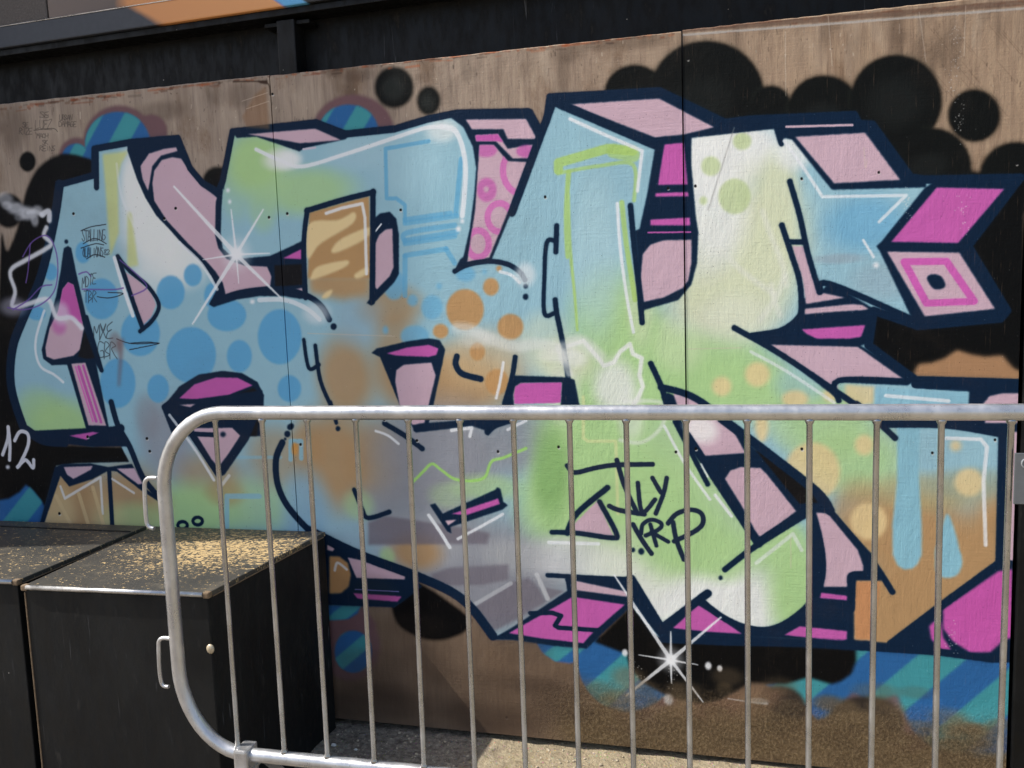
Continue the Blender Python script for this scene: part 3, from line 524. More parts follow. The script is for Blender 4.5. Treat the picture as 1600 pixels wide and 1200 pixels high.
# screw holes, a lit lower rim painted under each
for c, s_ in (('A', '340,990 813,965 760,1012 1245,1007 1330,990 1262,437'), ('B', '670,973'), ('C', '153,913 722,873 848,862 1340,828 813,275'), ('H', '927,58 1565,18'), ('K', '215,292 758,315 850,300 1342,302'), ('L', '1175,468 570,450 80,450 1465,408'), ('J', '1120,313 1400,292 207,280 745,262 595,165'), ('I', '680,253 693,312 405,245 275,600'), ('N', '1260,1065 1160,950')):
    for x, y in S(c + ' ' + s_):
        ell(x + .8, y + 2.2, 2.2, 1.6, (214, 210, 204), .8, .7); ell(x, y, 2.0, 2.2, (14, 14, 16), .8)
# worn upper edge: rust, torn veneer, pale batten line
for _ in range(420):
    x = rng.uniform(0, 1600); y0 = np.interp(x, (0, 420, 1063, 1067, 1600), (168, 118, 49, 44, 0))
    c = ((128, 62, 34), (96, 60, 44), (60, 44, 38), (164, 92, 56))[rng.integers(4)]
    yy_ = y0 + 1 + rng.exponential(2.2); ln = rng.exponential(8)
    stroke([(x, yy_), (x + ln, yy_ - ln * .1 + rng.normal(0, .6))], rng.uniform(1.2, 4), c, 1.8, sm=False, a=rng.uniform(.15, .6))
stroke('P 1067,47 1330,27 1605,4', 9, (104, 82, 70), 2, sm=False, a=.75); stroke('P 1067,55 1330,35 1605,13', 4, (176, 170, 164), 1.2, sm=False, a=.8)
fill('A 1120,540 1180,440 1230,400 1245,560 1250,600 1140,590', (132, 96, 66), 3, a=.6); stroke('A 1080,380 1180,378 1240,388 1250,440', 2.5, (70, 54, 44), 1, a=.8); fill('A 1190,375 1240,372 1238,392 1205,388', (64, 46, 36), 1)
for q in ('A 1120,470 1240,430', 'A 1140,505 1245,470', 'D 620,80 640,330', 'D 1075,60 1110,310', 'D 1308,30 1300,280', 'D 800,740 805,840 815,800', 'L 520,860 520,1000', 'G 810,728 1060,722', 'F 240,655 640,668', 'D 405,160 408,480'): stroke(q, 1.3, (205, 190, 172), .8, a=.55)
stroke('D 150,640 20,1050', 2, (150, 150, 146), 1.5, a=.5)
# mud splashed up from the ground on the right, darker brown sprays low on the left
fill('P 860,1200 930,1176 990,1150 1050,1128 1120,1118 1200,1122 1300,1128 1400,1140 1460,1160 1530,1178 1620,1190 1620,1260 860,1260', (112, 92, 68), 9, a=.72)
for _ in range(260):
    x = rng.uniform(880, 1600); yb = np.interp(x, (532, 1340, 1600), (1119, 1198, 1224))
    h = np.interp(x, (880, 1000, 1300, 1600), (40, 95, 110, 70)); y = yb - abs(rng.normal(0, .5)) * h
    spray(x, y, rng.uniform(12, 34), rng.uniform(8, 18), ((112, 94, 68), (94, 78, 58), (128, 108, 80))[rng.integers(3)], rng.uniform(.2, .5))
for _ in range(60):
    x = rng.uniform(500, 900); yb = np.interp(x, (532, 1340), (1119, 1198)); spray(x, yb - abs(rng.normal(0, 50)), rng.uniform(20, 60), rng.uniform(10, 26), (74, 60, 50), .22)

PAINT = bpy.data.images.new('mural_paint', TW, TH, alpha=True, float_buffer=False)
PAINT.alpha_mode = 'CHANNEL_PACKED'
px = np.empty((TH, TW, 4), np.float32); px[..., :3] = np.clip(RGB, 0, 1); px[..., 3] = np.clip(ALP, 0, 1)
PAINT.pixels.foreach_set(px.ravel()); PAINT.update(); PAINT.pack()
del px
# ------------------------------------------------------------------ materials
def pos_node(nt):
    g = nt.nodes.new('ShaderNodeNewGeometry'); return g.outputs['Position']
def mapped(nt, scale, src=None):
    mp = nt.nodes.new('ShaderNodeMapping'); mp.inputs['Scale'].default_value = scale
    L(nt, src or pos_node(nt), mp.inputs['Vector']); return mp.outputs[0]
def noise(nt, vec, scale, detail=4, rough=.55, dist=0.0):
    n = N(nt, 'ShaderNodeTexNoise', Scale=scale, Detail=detail, Roughness=rough, Distortion=dist); L(nt, vec, n.inputs['Vector']); return n.outputs['Fac']
def mix(nt, fac, a, b, blend='MIX'):
    n = N(nt, 'ShaderNodeMix', data_type='RGBA', blend_type=blend)
    for sock, v in ((n.inputs[0], fac), (n.inputs[6], a), (n.inputs[7], b)):
        if hasattr(v, 'is_output'): L(nt, v, sock)
        else: sock.default_value = v
    return n.outputs[2]
def mth(nt, op, a, b=None, clamp=False):
    n = N(nt, 'ShaderNodeMath', operation=op); n.use_clamp = clamp
    for i, v in enumerate((a, b)):
        if v is None: continue
        if hasattr(v, 'is_output'): L(nt, v, n.inputs[i])
        else: n.inputs[i].default_value = v
    return n.outputs[0]
def mrange(nt, v, a, b, c=0.0, d=1.0, smooth=True):
    n = nt.nodes.new('ShaderNodeMapRange'); n.interpolation_type = 'SMOOTHSTEP' if smooth else 'LINEAR'
    L(nt, v, n.inputs[0]); n.inputs[1].default_value = a; n.inputs[2].default_value = b; n.inputs[3].default_value = c; n.inputs[4].default_value = d
    return n.outputs[0]
def bump(nt, b, h, strength, dist):
    n = N(nt, 'ShaderNodeBump', Strength=strength, Distance=dist); L(nt, h, n.inputs['Height'])
    L(nt, n.outputs[0], b.inputs['Normal']); return n
def sep(nt, v):
    n = nt.nodes.new('ShaderNodeSeparateXYZ'); L(nt, v, n.inputs[0]); return n.outputs

def plywood_material():
    m, nt, b = mat('painted_plywood')
    P = pos_node(nt); x, y, z = sep(nt, P)
    uvn = nt.nodes.new('ShaderNodeUVMap'); uvn.uv_map = 'UVMap'
    tx = nt.nodes.new('ShaderNodeTexImage'); tx.image = PAINT; tx.extension = 'EXTEND'; tx.interpolation = 'Cubic'
    wobn = N(nt, 'ShaderNodeTexNoise', Scale=85.0, Detail=3.0, Roughness=.6); L(nt, P, wobn.inputs['Vector'])
    wob = N(nt, 'ShaderNodeVectorMath', operation='MULTIPLY_ADD'); L(nt, wobn.outputs['Color'], wob.inputs[0]); wob.inputs[1].default_value = (.0007, .0011, 0); L(nt, uvn.outputs[0], wob.inputs[2])
    wsh = N(nt, 'ShaderNodeVectorMath', operation='SUBTRACT'); L(nt, wob.outputs[0], wsh.inputs[0]); wsh.inputs[1].default_value = (.00035, .00055, 0)
    L(nt, wsh.outputs[0], tx.inputs[0])
    streak = noise(nt, mapped(nt, (60, 60, 5.0)), 1.0, 8, .72)
    fine = noise(nt, mapped(nt, (260, 260, 16)), 1.0, 3, .6)
    big = noise(nt, mapped(nt, (4.2, 4.2, 2.4)), 1.0, 9, .68, .4)
    wood = ramp(nt, [(0.2, srgb(118, 104, 94)), (0.45, srgb(154, 138, 124)), (0.6, srgb(166, 150, 134)), (0.85, srgb(182, 166, 148))]); L(nt, streak, wood.inputs[0])
    warm = mrange(nt, x, -1.2, 0.5)
    w1 = mix(nt, warm, wood.outputs[0], mix(nt, 1.0, wood.outputs[0], (1.04, .93, .80, 1), 'MULTIPLY'))
    stain = mrange(nt, big, .5, .68); w2 = mix(nt, mth(nt, 'MULTIPLY', stain, .75), w1, srgb(112, 86, 64))
    w3 = mix(nt, mth(nt, 'MULTIPLY', mrange(nt, fine, .55, .8), .45), w2, srgb(92, 76, 64))
    # bare wood near the ground is stained brown
    low = mrange(nt, z, .75, .25); w4 = mix(nt, mth(nt, 'MULTIPLY', low, .92), w3, mix(nt, streak, srgb(92, 76, 62), srgb(126, 104, 84)))
    # paint: slightly uneven coverage, scuffs following the veneer grain
    cover = mth(nt, 'SUBTRACT', tx.outputs['Alpha'], mth(nt, 'MULTIPLY', mrange(nt, fine, .62, .8), .16), True)
    mott = noise(nt, mapped(nt, (9, 9, 9)), 1.0, 6, .6)
    paint = mix(nt, .14, tx.outputs['Color'], mix(nt, mott, (.25, .25, .25, 1), (.8, .8, .8, 1)), 'OVERLAY')
    c = mix(nt, cover, w4, paint)
    grime = mrange(nt, noise(nt, mapped(nt, (2.2, 2.2, 2.8)), 1.0, 8, .68), .5, .78)
    c = mix(nt, mth(nt, 'MULTIPLY', grime, .16), c, srgb(86, 74, 64))
    speck = N(nt, 'ShaderNodeTexVoronoi', Scale=70.0, feature='F1'); L(nt, P, speck.inputs['Vector'])
    sp = mth(nt, 'MULTIPLY', mth(nt, 'LESS_THAN', speck.outputs['Distance'], .085), mrange(nt, big, .5, .6)); c = mix(nt, mth(nt, 'MULTIPLY', sp, .6), c, srgb(40, 36, 34))
    gritc = ramp(nt, [(.36, srgb(64, 52, 38)), (.5, srgb(112, 93, 68)), (.63, srgb(164, 142, 108))]); gritm = mth(nt, 'MULTIPLY', mrange(nt, mth(nt, 'ADD', z, mth(nt, 'MULTIPLY', mott, .12)), .28, .15), mrange(nt, x, -.60, -.34))
    grit = noise(nt, mapped(nt, (1, 1, .7)), 130.0, 6, .72); L(nt, grit, gritc.inputs[0]); c = mix(nt, mth(nt, 'MULTIPLY', gritm, .42), c, gritc.outputs[0])
    L(nt, c, b.inputs['Base Color'])
    b.inputs['Specular IOR Level'].default_value = .1
    L(nt, mth(nt, 'ADD', mth(nt, 'MULTIPLY', mott, .25), .45), b.inputs['Roughness'])
    # relief: veneer grain everywhere, coarse splashed render low on the right
    ply = noise(nt, mapped(nt, (14, 14, 190)), 1.0, 4, .6)
    h = mth(nt, 'ADD', mth(nt, 'MULTIPLY', fine, .12), mth(nt, 'MULTIPLY', big, 1.6))
    h = mth(nt, 'ADD', h, mth(nt, 'ADD', mth(nt, 'MULTIPLY', streak, .12), mth(nt, 'MULTIPLY', ply, .16)))
    h = mth(nt, 'ADD', h, mth(nt, 'MULTIPLY', mth(nt, 'MULTIPLY', grit, gritm), 5.0))
    bump(nt, b, h, .8, .004)
    return m

def black_paint(name, base=(30, 31, 32), rough=.5, specks=True, seed=0.0):
    m, nt, b = mat(name); P = pos_node(nt)
    n1 = noise(nt, mapped(nt, (6, 6, 3)), 1.0, 6, .65); n2 = noise(nt, mapped(nt, (40, 40, 14)), 1.0, 4, .6)
    c = mix(nt, mrange(nt, n1, .35, .75), srgb(*base), srgb(base[0] + 11, base[1] + 11, base[2] + 10))
    c = mix(nt, mth(nt, 'MULTIPLY', mrange(nt, n2, .6, .8), .35), c, srgb(70, 66, 60))
    sc = noise(nt, mapped(nt, (70, 70, 4)), 1.0, 3, .5, 1.2); lo = noise(nt, mapped(nt, (3, 3, 2)), 1.0, 3)
    c = mix(nt, mth(nt, 'MULTIPLY', mth(nt, 'MULTIPLY', mrange(nt, sc, .66, .74), mrange(nt, lo, .45, .65)), .45), c, srgb(120, 122, 126))
    if specks:
        v = N(nt, 'ShaderNodeTexVoronoi', Scale=13.0, feature='F1'); L(nt, P, v.inputs['Vector'])
        c = mix(nt, mth(nt, 'MULTIPLY', mth(nt, 'LESS_THAN', v.outputs['Distance'], .022), .7), c, srgb(170, 166, 158))
    L(nt, c, b.inputs['Base Color'])
    L(nt, mrange(nt, n2, .3, .8, rough - .1, rough + .25), b.inputs['Roughness']); b.inputs['Specular IOR Level'].default_value = .2
    bump(nt, b, mth(nt, 'ADD', n2, mth(nt, 'MULTIPLY', n1, 1.5)), .35, .002)
    return m

def worn_top(name, cx, cy, amount):
    # black paint scuffed through to pale wood, thickest round (cx, cy)
    m, nt, b = mat(name); P = pos_node(nt); x, y, z = sep(nt, P)
    n1 = noise(nt, mapped(nt, (5, 5, 5)), 1.0, 6, .65)
    base = mix(nt, n1, srgb(40, 41, 42), srgb(84, 80, 72))
    dx = mth(nt, 'MULTIPLY', mth(nt, 'SUBTRACT', x, cx), 2.5); dy = mth(nt, 'MULTIPLY', mth(nt, 'SUBTRACT', y, cy), 3.6)
    r = mth(nt, 'SQRT', mth(nt, 'ADD', mth(nt, 'MULTIPLY', dx, dx), mth(nt, 'MULTIPLY', dy, dy)))
    dens = mth(nt, 'MULTIPLY', mrange(nt, r, 1.25, .1), amount)
    fl = noise(nt, mapped(nt, (85, 130, 60)), 1.0, 4, .55, .8)
    k = mth(nt, 'ADD', fl, mth(nt, 'MULTIPLY', dens, .20))
    k = mth(nt, 'ADD', k, mth(nt, 'MULTIPLY', n1, .16))
    mask = mrange(nt, k, .715, .745)
    wood = mix(nt, noise(nt, mapped(nt, (30, 90, 30)), 1.0, 3), srgb(150, 122, 78), srgb(206, 182, 136))
    c = mix(nt, mask, base, wood)
    dust = mrange(nt, noise(nt, mapped(nt, (14, 14, 14)), 1.0, 7, .7), .5, .75); c = mix(nt, mth(nt, 'MULTIPLY', dust, .22), c, srgb(150, 138, 116))
    L(nt, c, b.inputs['Base Color']); b.inputs['Roughness'].default_value = .55; b.inputs['Specular IOR Level'].default_value = .3
    L(nt, mix(nt, mask, (.5, .5, .5, 1), (.85, .85, .85, 1)), b.inputs['Roughness'])
    bump(nt, b, mth(nt, 'SUBTRACT', mth(nt, 'MULTIPLY', n1, .6), mask), .6, .0016)
    return m

def steel(name, base=.52, rough=.34, warm=.85):
    m, nt, b = mat(name)
    n1 = noise(nt, mapped(nt, (14, 14, 9)), 1.0, 6, .65); n2 = noise(nt, mapped(nt, (160, 160, 90)), 1.0, 3, .6)
    c = mix(nt, mrange(nt, n1, .35, .7), (base * .72, base * .73, base * .75, 1), (base, base * 1.0, base * 1.0, 1))
    c = mix(nt, mth(nt, 'MULTIPLY', mrange(nt, n2, .62, .78), .55), c, (.16, .14, .12, 1))
    L(nt, c, b.inputs['Base Color']); b.inputs['Metallic'].default_value = warm
    L(nt, mrange(nt, n1, .3, .75, rough - .08, rough + .18), b.inputs['Roughness'])
    bump(nt, b, mth(nt, 'ADD', mth(nt, 'MULTIPLY', n2, .5), n1), .25, .0012)
    return m

def ground_material():
    m, nt, b = mat('broken_concrete'); P = pos_node(nt); x, y, z = sep(nt, P)
    n1 = noise(nt, mapped(nt, (7, 7, 7)), 1.0, 8, .68); n2 = noise(nt, mapped(nt, (60, 60, 60)), 1.0, 5, .7); n3 = noise(nt, mapped(nt, (1.1, 1.1, 1.1)), 1.0, 5, .6)
    pale = ramp(nt, [(.28, srgb(112, 100, 80)), (.48, srgb(160, 146, 120)), (.7, srgb(190, 178, 150))]); L(nt, mth(nt, 'ADD', mth(nt, 'MULTIPLY', n1, .5), mth(nt, 'MULTIPLY', n2, .5)), pale.inputs[0])
    ground_left = ramp(nt, [(.3, srgb(96, 88, 78)), (.5, srgb(146, 134, 118)), (.75, srgb(186, 176, 156))]); L(nt, n2, ground_left.inputs[0])  # slightly darker, greyer ground tones for the left part
    f = mrange(nt, mth(nt, 'ADD', x, mth(nt, 'MULTIPLY', n1, .5)), -.55, -.35)
    c = mix(nt, f, ground_left.outputs[0], pale.outputs[0])
    v = N(nt, 'ShaderNodeTexVoronoi', Scale=95.0, feature='F1'); L(nt, P, v.inputs['Vector'])
    c = mix(nt, mth(nt, 'MULTIPLY', mth(nt, 'LESS_THAN', v.outputs['Distance'], .2), .55), c, v.outputs['Color'], 'OVERLAY')
    far = mrange(nt, n3, .4, .65); c = mix(nt, mth(nt, 'MULTIPLY', far, .25), c, srgb(104, 96, 86))
    L(nt, c, b.inputs['Base Color']); b.inputs['Roughness'].default_value = .9; b.inputs['Specular IOR Level'].default_value = .2
    bump(nt, b, mth(nt, 'ADD', mth(nt, 'MULTIPLY', n2, 1.0), mth(nt, 'MULTIPLY', n1, 2.0)), 1.0, .012)
    return m

def board_material():
    # the strip of another painting above: slate, grey-brown, orange, then sky blue, laid along the beam
    m, nt, b = mat('painted_upper_board'); P = pos_node(nt); x, y, z = sep(nt, P)
    wob = noise(nt, mapped(nt, (5, 5, 5)), 1.0, 3)
    k = mth(nt, 'ADD', x, mth(nt, 'MULTIPLY', mth(nt, 'SUBTRACT', wob, .5), .10))
    r = ramp(nt, [(0, srgb(112, 98, 90)), (.26, srgb(96, 84, 78)), (.30, srgb(206, 140, 84)), (.80, srgb(214, 150, 92)), (.815, srgb(150, 150, 190)), (.84, srgb(96, 168, 214)), (1, srgb(96, 168, 214))])
    L(nt, mrange(nt, k, -2.1, -1.05, smooth=False), r.inputs[0]); L(nt, r.outputs[0], b.inputs['Base Color']); b.inputs['Roughness'].default_value = .6
    bump(nt, b, wob, .3, .003)
    return m
def lip_material():
    m, nt, b = mat('painted_beam_lip'); P = pos_node(nt); x, y, z = sep(nt, P)
    wob = noise(nt, mapped(nt, (5, 5, 5)), 1.0, 3); n2 = noise(nt, mapped(nt, (50, 50, 50)), 1.0, 4)
    k = mth(nt, 'ADD', mth(nt, 'ADD', x, mth(nt, 'MULTIPLY', z, 1.7)), mth(nt, 'MULTIPLY', mth(nt, 'SUBTRACT', wob, .5), .06))
    dark = mix(nt, n2, srgb(36, 41, 50), srgb(56, 60, 68))
    r = ramp(nt, [(0, srgb(206, 140, 84)), (.71, srgb(214, 150, 92)), (.725, srgb(120, 132, 180)), (.74, srgb(90, 164, 212)), (.84, srgb(90, 164, 212)), (.86, srgb(20, 22, 24)), (1, srgb(30, 32, 34))]); L(nt, mrange(nt, k, 2.05, 2.72, smooth=False), r.inputs[0])
    c = mix(nt, mrange(nt, k, 2.085, 2.135), dark, r.outputs[0]); L(nt, c, b.inputs['Base Color']); b.inputs['Roughness'].default_value = .55
    return m
def plain(name, rgb, rough=.7, var=18, scale=30, metallic=0.0, bmp=.3):
    m, nt, b = mat(name); n1 = noise(nt, mapped(nt, (scale,) * 3), 1.0, 5, .65)
    L(nt, mix(nt, n1, srgb(*[max(c - var, 0) for c in rgb]), srgb(*[min(c + var, 255) for c in rgb])), b.inputs['Base Color'])
    b.inputs['Roughness'].default_value = rough; b.inputs['Metallic'].default_value = metallic; bump(nt, b, n1, bmp, .003)
    return m

MAT_PLY = plywood_material(); MAT_BLACK = black_paint('black_beam_paint', (8, 9, 11), .5); MAT_BOX = black_paint('black_box_paint', (20, 21, 22), .55)
MAT_STEEL = steel('galvanised_steel', .62, .32, .74); MAT_BAR = steel('dull_galvanised_bar', .48, .24, .9); MAT_TRIM = steel('aluminium_edge', .6, .3)
MAT_GROUND = ground_material(); MAT_BOARD = board_material(); MAT_LIP = lip_material()
MAT_GRAN = plain('rough_grey_board', (84, 78, 74), .85, 28, 160, bmp=1.0); MAT_RAW = plain('raw_wood', (112, 92, 68), .8, 30, 90)
MAT_PLATE = plain('grey_plate', (104, 108, 112), .5, 8, 40, .3); MAT_LETTER = plain('plate_letters', (150, 154, 158), .45, 6, 40, .3)
MAT_STONE = plain('stone_chips', (170, 156, 132), .9, 40, 70); MAT_RENDER = plain('dark_wall_render', (92, 88, 84), .9, 14, 20); MAT_PAPER = plain('paper_scrap', (214, 212, 204), .8, 10, 40); MAT_BOLT = plain('bolt_head', (196, 182, 156), .45, 18, 60, .4)

# ------------------------------------------------------------------ setting
GZ = -0.022
bm = bmesh.new()
xs = [-60, -8, -4] + [round(-3 + .05 * i, 3) for i in range(0, 91)] + [3, 8, 60]; ys = [-60, -8, -3] + [round(-1.0 + .04 * i, 3) for i in range(0, 30)] + [2, 8, 60]
rr = random.Random(3); grid = []
for yy in ys:
    row = []
    for xx in xs:
        near = -3 < xx < 1.5 and -1 < yy < .1
        row.append(bm.verts.new((xx, yy, GZ + (rr.uniform(-.004, .004) if near else 0))))
    grid.append(row)
for j in range(len(ys) - 1):
    for i in range(len(xs) - 1): bm.faces.new((grid[j][i], grid[j][i + 1], grid[j + 1][i + 1], grid[j + 1][i]))
ground = bm_obj('ground', bm, MAT_GROUND, smooth=True); ground['kind'] = 'structure'

# steel frame behind and above the boards
TILT = math.radians(-.9)
frame = tag(empty('steel_frame', (-.9, .1, GZ)), 'black steel frame with a flanged beam running above the plywood boards', 'steel frame')
FM = Matrix.Translation((-.9, .1, GZ)).inverted()
def framed(name, bm, m, tilt=True, parent=None):
    if tilt:
        piv = Matrix.Translation((-1.7, 0, 2.255)); bmesh.ops.transform(bm, matrix=piv @ Matrix.Rotation(TILT, 4, 'Y') @ piv.inverted(), verts=bm.verts)
    if parent is None: parent = frame
    base = Matrix.Translation((-.9, .1, GZ))
    bmesh.ops.transform(bm, matrix=base.inverted(), verts=bm.verts)
    return bm_obj(name, bm, m, parent)
bm = bmesh.new(); add_box(bm, -3.6, 1.3, .085, .115, GZ - .05, 2.27); framed('web', bm, MAT_BLACK, False)
bm = bmesh.new(); add_box(bm, -3.6, 1.3, .0, .13, 2.218, 2.285, .004); fl = framed('flange', bm, MAT_LIP)
bm = bmesh.new(); add_tube(bm, [(-3.5, .0, 2.2855), (-2.4, -.0004, 2.2852), (-1.2, 0, 2.2855), (1.2, 0, 2.2855)], .0016, 6); framed('pale_edge', bm, MAT_TRIM)  # thin pale line laid along the lip's top edge
bm = bmesh.new(); add_box(bm, -3.6, 1.3, .012, .13, 2.197, 2.2165, .002); framed('flange_underside', bm, MAT_BLACK)
bm = bmesh.new(); add_box(bm, -1.285, -1.225, .02, .085, 1.95, 2.194, .004); framed('stiffener', bm, MAT_BLACK, False)
bm = bmesh.new(); add_box(bm, -1.33, -1.18, .03, .085, 2.180, 2.192, .002); framed('gusset', bm, MAT_BLACK, False)
bm = bmesh.new(); add_box(bm, .752, .95, -.004, .08, GZ, 2.16, .005); framed('post', bm, MAT_BLACK, False)
def board(x0, x1, m, label):
    bm = bmesh.new(); add_box(bm, x0, x1, .006, .03, 2.289, 2.78, .002)
    piv = Matrix.Translation((-1.7, 0, 2.255)); bmesh.ops.transform(bm, matrix=piv @ Matrix.Rotation(TILT, 4, 'Y') @ piv.inverted(), verts=bm.verts)
    cx = (x0 + x1) / 2; bmesh.ops.transform(bm, matrix=Matrix.Translation((-cx, 0, -2.289)), verts=bm.verts)
    o = bm_obj('upper_board', bm, m); o.location = (cx, 0, 2.289); return tag(o, label, 'board', 'boards above the beam')
board(-3.3, -2.086, MAT_GRAN, 'rough grey board standing on the beam, unpainted'); board(-2.08, 1.2, MAT_BOARD, 'board above the beam painted brown, orange and blue')

# three plywood sheets carrying the mural
hoarding = tag(empty('plywood_hoarding', (-.9, 0, 0)), 'plywood hoarding under the black beam, covered by a colourful spray-painted mural', 'hoarding')
def panel(x0, x1, z0, z1, y0, label, seed):
    cx = (x0 + x1) / 2; t = .018; r = random.Random(seed)
    me = bpy.data.meshes.new('plywood_panel')
    nx = 60; top = []
    for i in range(nx + 1):
        xx = x0 + (x1 - x0) * i / nx; top.append((xx, z1 + r.uniform(-.0012, .0006)))
    V = []; Fc = []
    for (xx, zz) in top: V += [(xx - cx, y0, z0), (xx - cx, y0, zz - .003), (xx - cx, y0 + .003, zz), (xx - cx, y0 + t, zz), (xx - cx, y0 + t, z0)]
    for i in range(nx):
        a, b_ = i * 5, (i + 1) * 5
        for k in range(4): Fc.append((a + k, b_ + k, b_ + k + 1, a + k + 1))
        Fc.append((a + 4, b_ + 4, b_, a))
    Fc.append((0, 1, 2, 3, 4)); Fc.append(tuple(nx * 5 + k for k in (4, 3, 2, 1, 0)))
    me.from_pydata(V, [], Fc); me.update()
    uv = me.uv_layers.new(name='UVMap')
    for lp in me.loops:
        v = V[lp.vertex_index]; uv.data[lp.index].uv = ((v[0] + cx - TX0) / (TX1 - TX0), (v[2] - TZ0) / (TZ1 - TZ0))
    bm = bmesh.new(); bm.from_mesh(me); bmesh.ops.recalc_face_normals(bm, faces=bm.faces[:]); bm.to_mesh(me); bm.free()
    o = link('panel', me, hoarding, MAT_PLY); o.location = (cx + .9, 0, 0)
    return tag(o, label)
panel(-2.53, -1.3083, .0, 2.034, 0.0, 'plywood sheet with pale blue polka-dot letter, small ink scrawls and torn top corner', 1)
panel(-1.3045, -.0883, .0, 2.031, -.0012, 'middle plywood sheet with tan window, pink ringed strip and black-inked tag on green', 2)
panel(-.0845, .742, -.004, 2.035, .001, 'plywood sheet with pale green letter, blue arrow and magenta diamond, joining the black post', 3)

# out of view, a tall wall end added to keep the sun from that side of the boards
bm = bmesh.new(); add_box(bm, -.3, .3, -.45, .35, 0, 4.9, .01); o = bm_obj('shade_wall', bm, MAT_RENDER); o.location = (-3.56, -.13, GZ); tag(o, 'tall dark wall end out of view, added to cast shade on the boards', 'shade wall')

# ------------------------------------------------------------------ black plywood boxes
BZ = .628
def crate(foot, mt, label, trim=True, extras=None):
    n = len(foot); cx = sum(p[0] for p in foot) / n; cy = sum(p[1] for p in foot) / n
    root = tag(empty('plywood_box', (cx, cy, GZ)), label, 'box', 'black boxes against the mural')
    loc = [(p[0] - cx, p[1] - cy) for p in foot]
    bm = bmesh.new(); add_prism(bm, loc, .0, BZ - GZ - .014, .003); bm_obj('body', bm, MAT_BOX, root)
    big_ = [(p[0] * 1.008, p[1] * 1.008) for p in loc]
    bm = bmesh.new(); add_prism(bm, big_, BZ - GZ - .0135, BZ - GZ, .003); lid = bm_obj('top_board', bm, mt, root)
    zt = BZ - GZ
    bm = bmesh.new(); a, b_ = Vector((*big_[0], zt - .004)), Vector((*big_[1], zt - .004)); d = (b_ - a).normalized() * .012
    add_tube(bm, [a + d + Vector((0, -.002, 0)), (a + b_) / 2 + Vector((.004, -.003, .0006)), b_ - d + Vector((0, -.002, 0))], .0062, 10); bm_obj('edge_trim', bm, MAT_TRIM, root, True)
    for q in (0, 1):
        bm = bmesh.new(); add_box(bm, -.009, .009, -.009, .009, -.014, .002, .004); o = bm_obj('corner_block', bm, MAT_RAW, root); o.location = (big_[q][0] * .985, big_[q][1] * .985, zt)
    bm = bmesh.new(); p, q = Vector((*big_[1], 0)), Vector((*big_[2], 0)); a = p.lerp(q, .03); b_ = p.lerp(q, .97); nrm = Vector(((q - p).y, -(q - p).x, 0)).normalized() * .001
    add_tube(bm, [a + nrm + Vector((0, 0, zt - .0135)), b_ + nrm + Vector((0, 0, zt - .0135))], .0018, 6); bm_obj('raw_edge', bm, MAT_RAW, root)
    bm = bmesh.new(); c0 = Vector((*loc[0], 0)); add_tube(bm, [c0 + Vector((.0005, -.0003, .01)), c0 + Vector((.0005, -.0003, zt - .02))], .0022, 6); bm_obj('raw_edge', bm, MAT_RAW, root)
    return root, (cx, cy)
boxR, cR = crate([(-1.788, -.592), (-1.254, -.567), (-1.204, -.022), (-1.815, -.035)], worn_top('worn_box_top', -1.42, -.22, .80), 'black box behind the barrier end, its top scuffed to pale wood flakes')
boxL, cL = crate([(-2.44, -.585), (-1.843, -.560), (-1.846, -.035), (-2.46, -.04)], worn_top('scratched_box_top', -1.95, -.34, .12), 'black box with a lightly scratched top, next to the flaked one')
bp = at_plane(330, 1013, 1, -.57); bm = bmesh.new(); bmesh.ops.create_uvsphere(bm, u_segments=14, v_segments=8, radius=.011); bmesh.ops.scale(bm, vec=(1, .55, 1.15), verts=bm.verts)
o = bm_obj('bolt', bm, MAT_BOLT, boxR, True); o.location = (bp.x - cR[0], -.5735 - cR[1], bp.z - GZ)
bm = bmesh.new(); add_box(bm, -.26, .27, -.004, .004, 0, .0022, .0008); o = bm_obj('lid_batten', bm, MAT_BOX, boxL); o.location = (-2.12 - cL[0], -.105 - cL[1], BZ - GZ + .0004)

# ------------------------------------------------------------------ crowd barrier
BA = Vector((-1.132, -.654, 0)); BD = Vector((1, .0143, 0)).normalized(); BN = Vector((-BD.y, BD.x, 0))
def on_barrier(px_, py_):
    D = Vector(ray(px_, py_)); o = Vector(CAMPOS); t = (BA - o).dot(BN) / D.dot(BN); P = o + D * t
    return (P - BA).dot(BD), P.z
bar_root = tag(empty('crowd_barrier', BA + Vector((1.0, 0, GZ))), 'galvanised steel crowd barrier with upright bars standing before the mural', 'barrier')
ORG = BA + Vector((1.0, 0, GZ))
def bpt(s, z, off=0.0): return BA + BD * s + BN * off + Vector((0, 0, z)) - ORG
S0, S1, ZT, ZB = -.155, 2.16, 1.100, .262
def corner(cx_, cz, rx, rz, a0, a1, n=12): return [(cx_ + rx * math.cos(math.radians(a0 + (a1 - a0) * i / n)), cz + rz * math.sin(math.radians(a0 + (a1 - a0) * i / n))) for i in range(n + 1)]
path = [(1.6, ZT), (1.0, ZT), (.6, ZT), (.3, ZT)] + corner(S0 + .17, ZT - .19, .17, .19, 90, 180) + [(S0, .75), (S0, .62)] + corner(S0 + .165, ZB + .21, .165, .21, 180, 270) + [(.4, ZB), (1.0, ZB), (1.6, ZB)] + corner(S1 - .165, ZB + .21, .165, .21, 270, 360) + [(S1, .62), (S1, .8)] + corner(S1 - .17, ZT - .19, .17, .19, 0, 90) + [(1.6, ZT)]
bm = bmesh.new(); add_tube(bm, [bpt(s, z) for s, z in path], .0162, 20, caps=False); bm_obj('frame', bm, MAT_STEEL, bar_root, True)
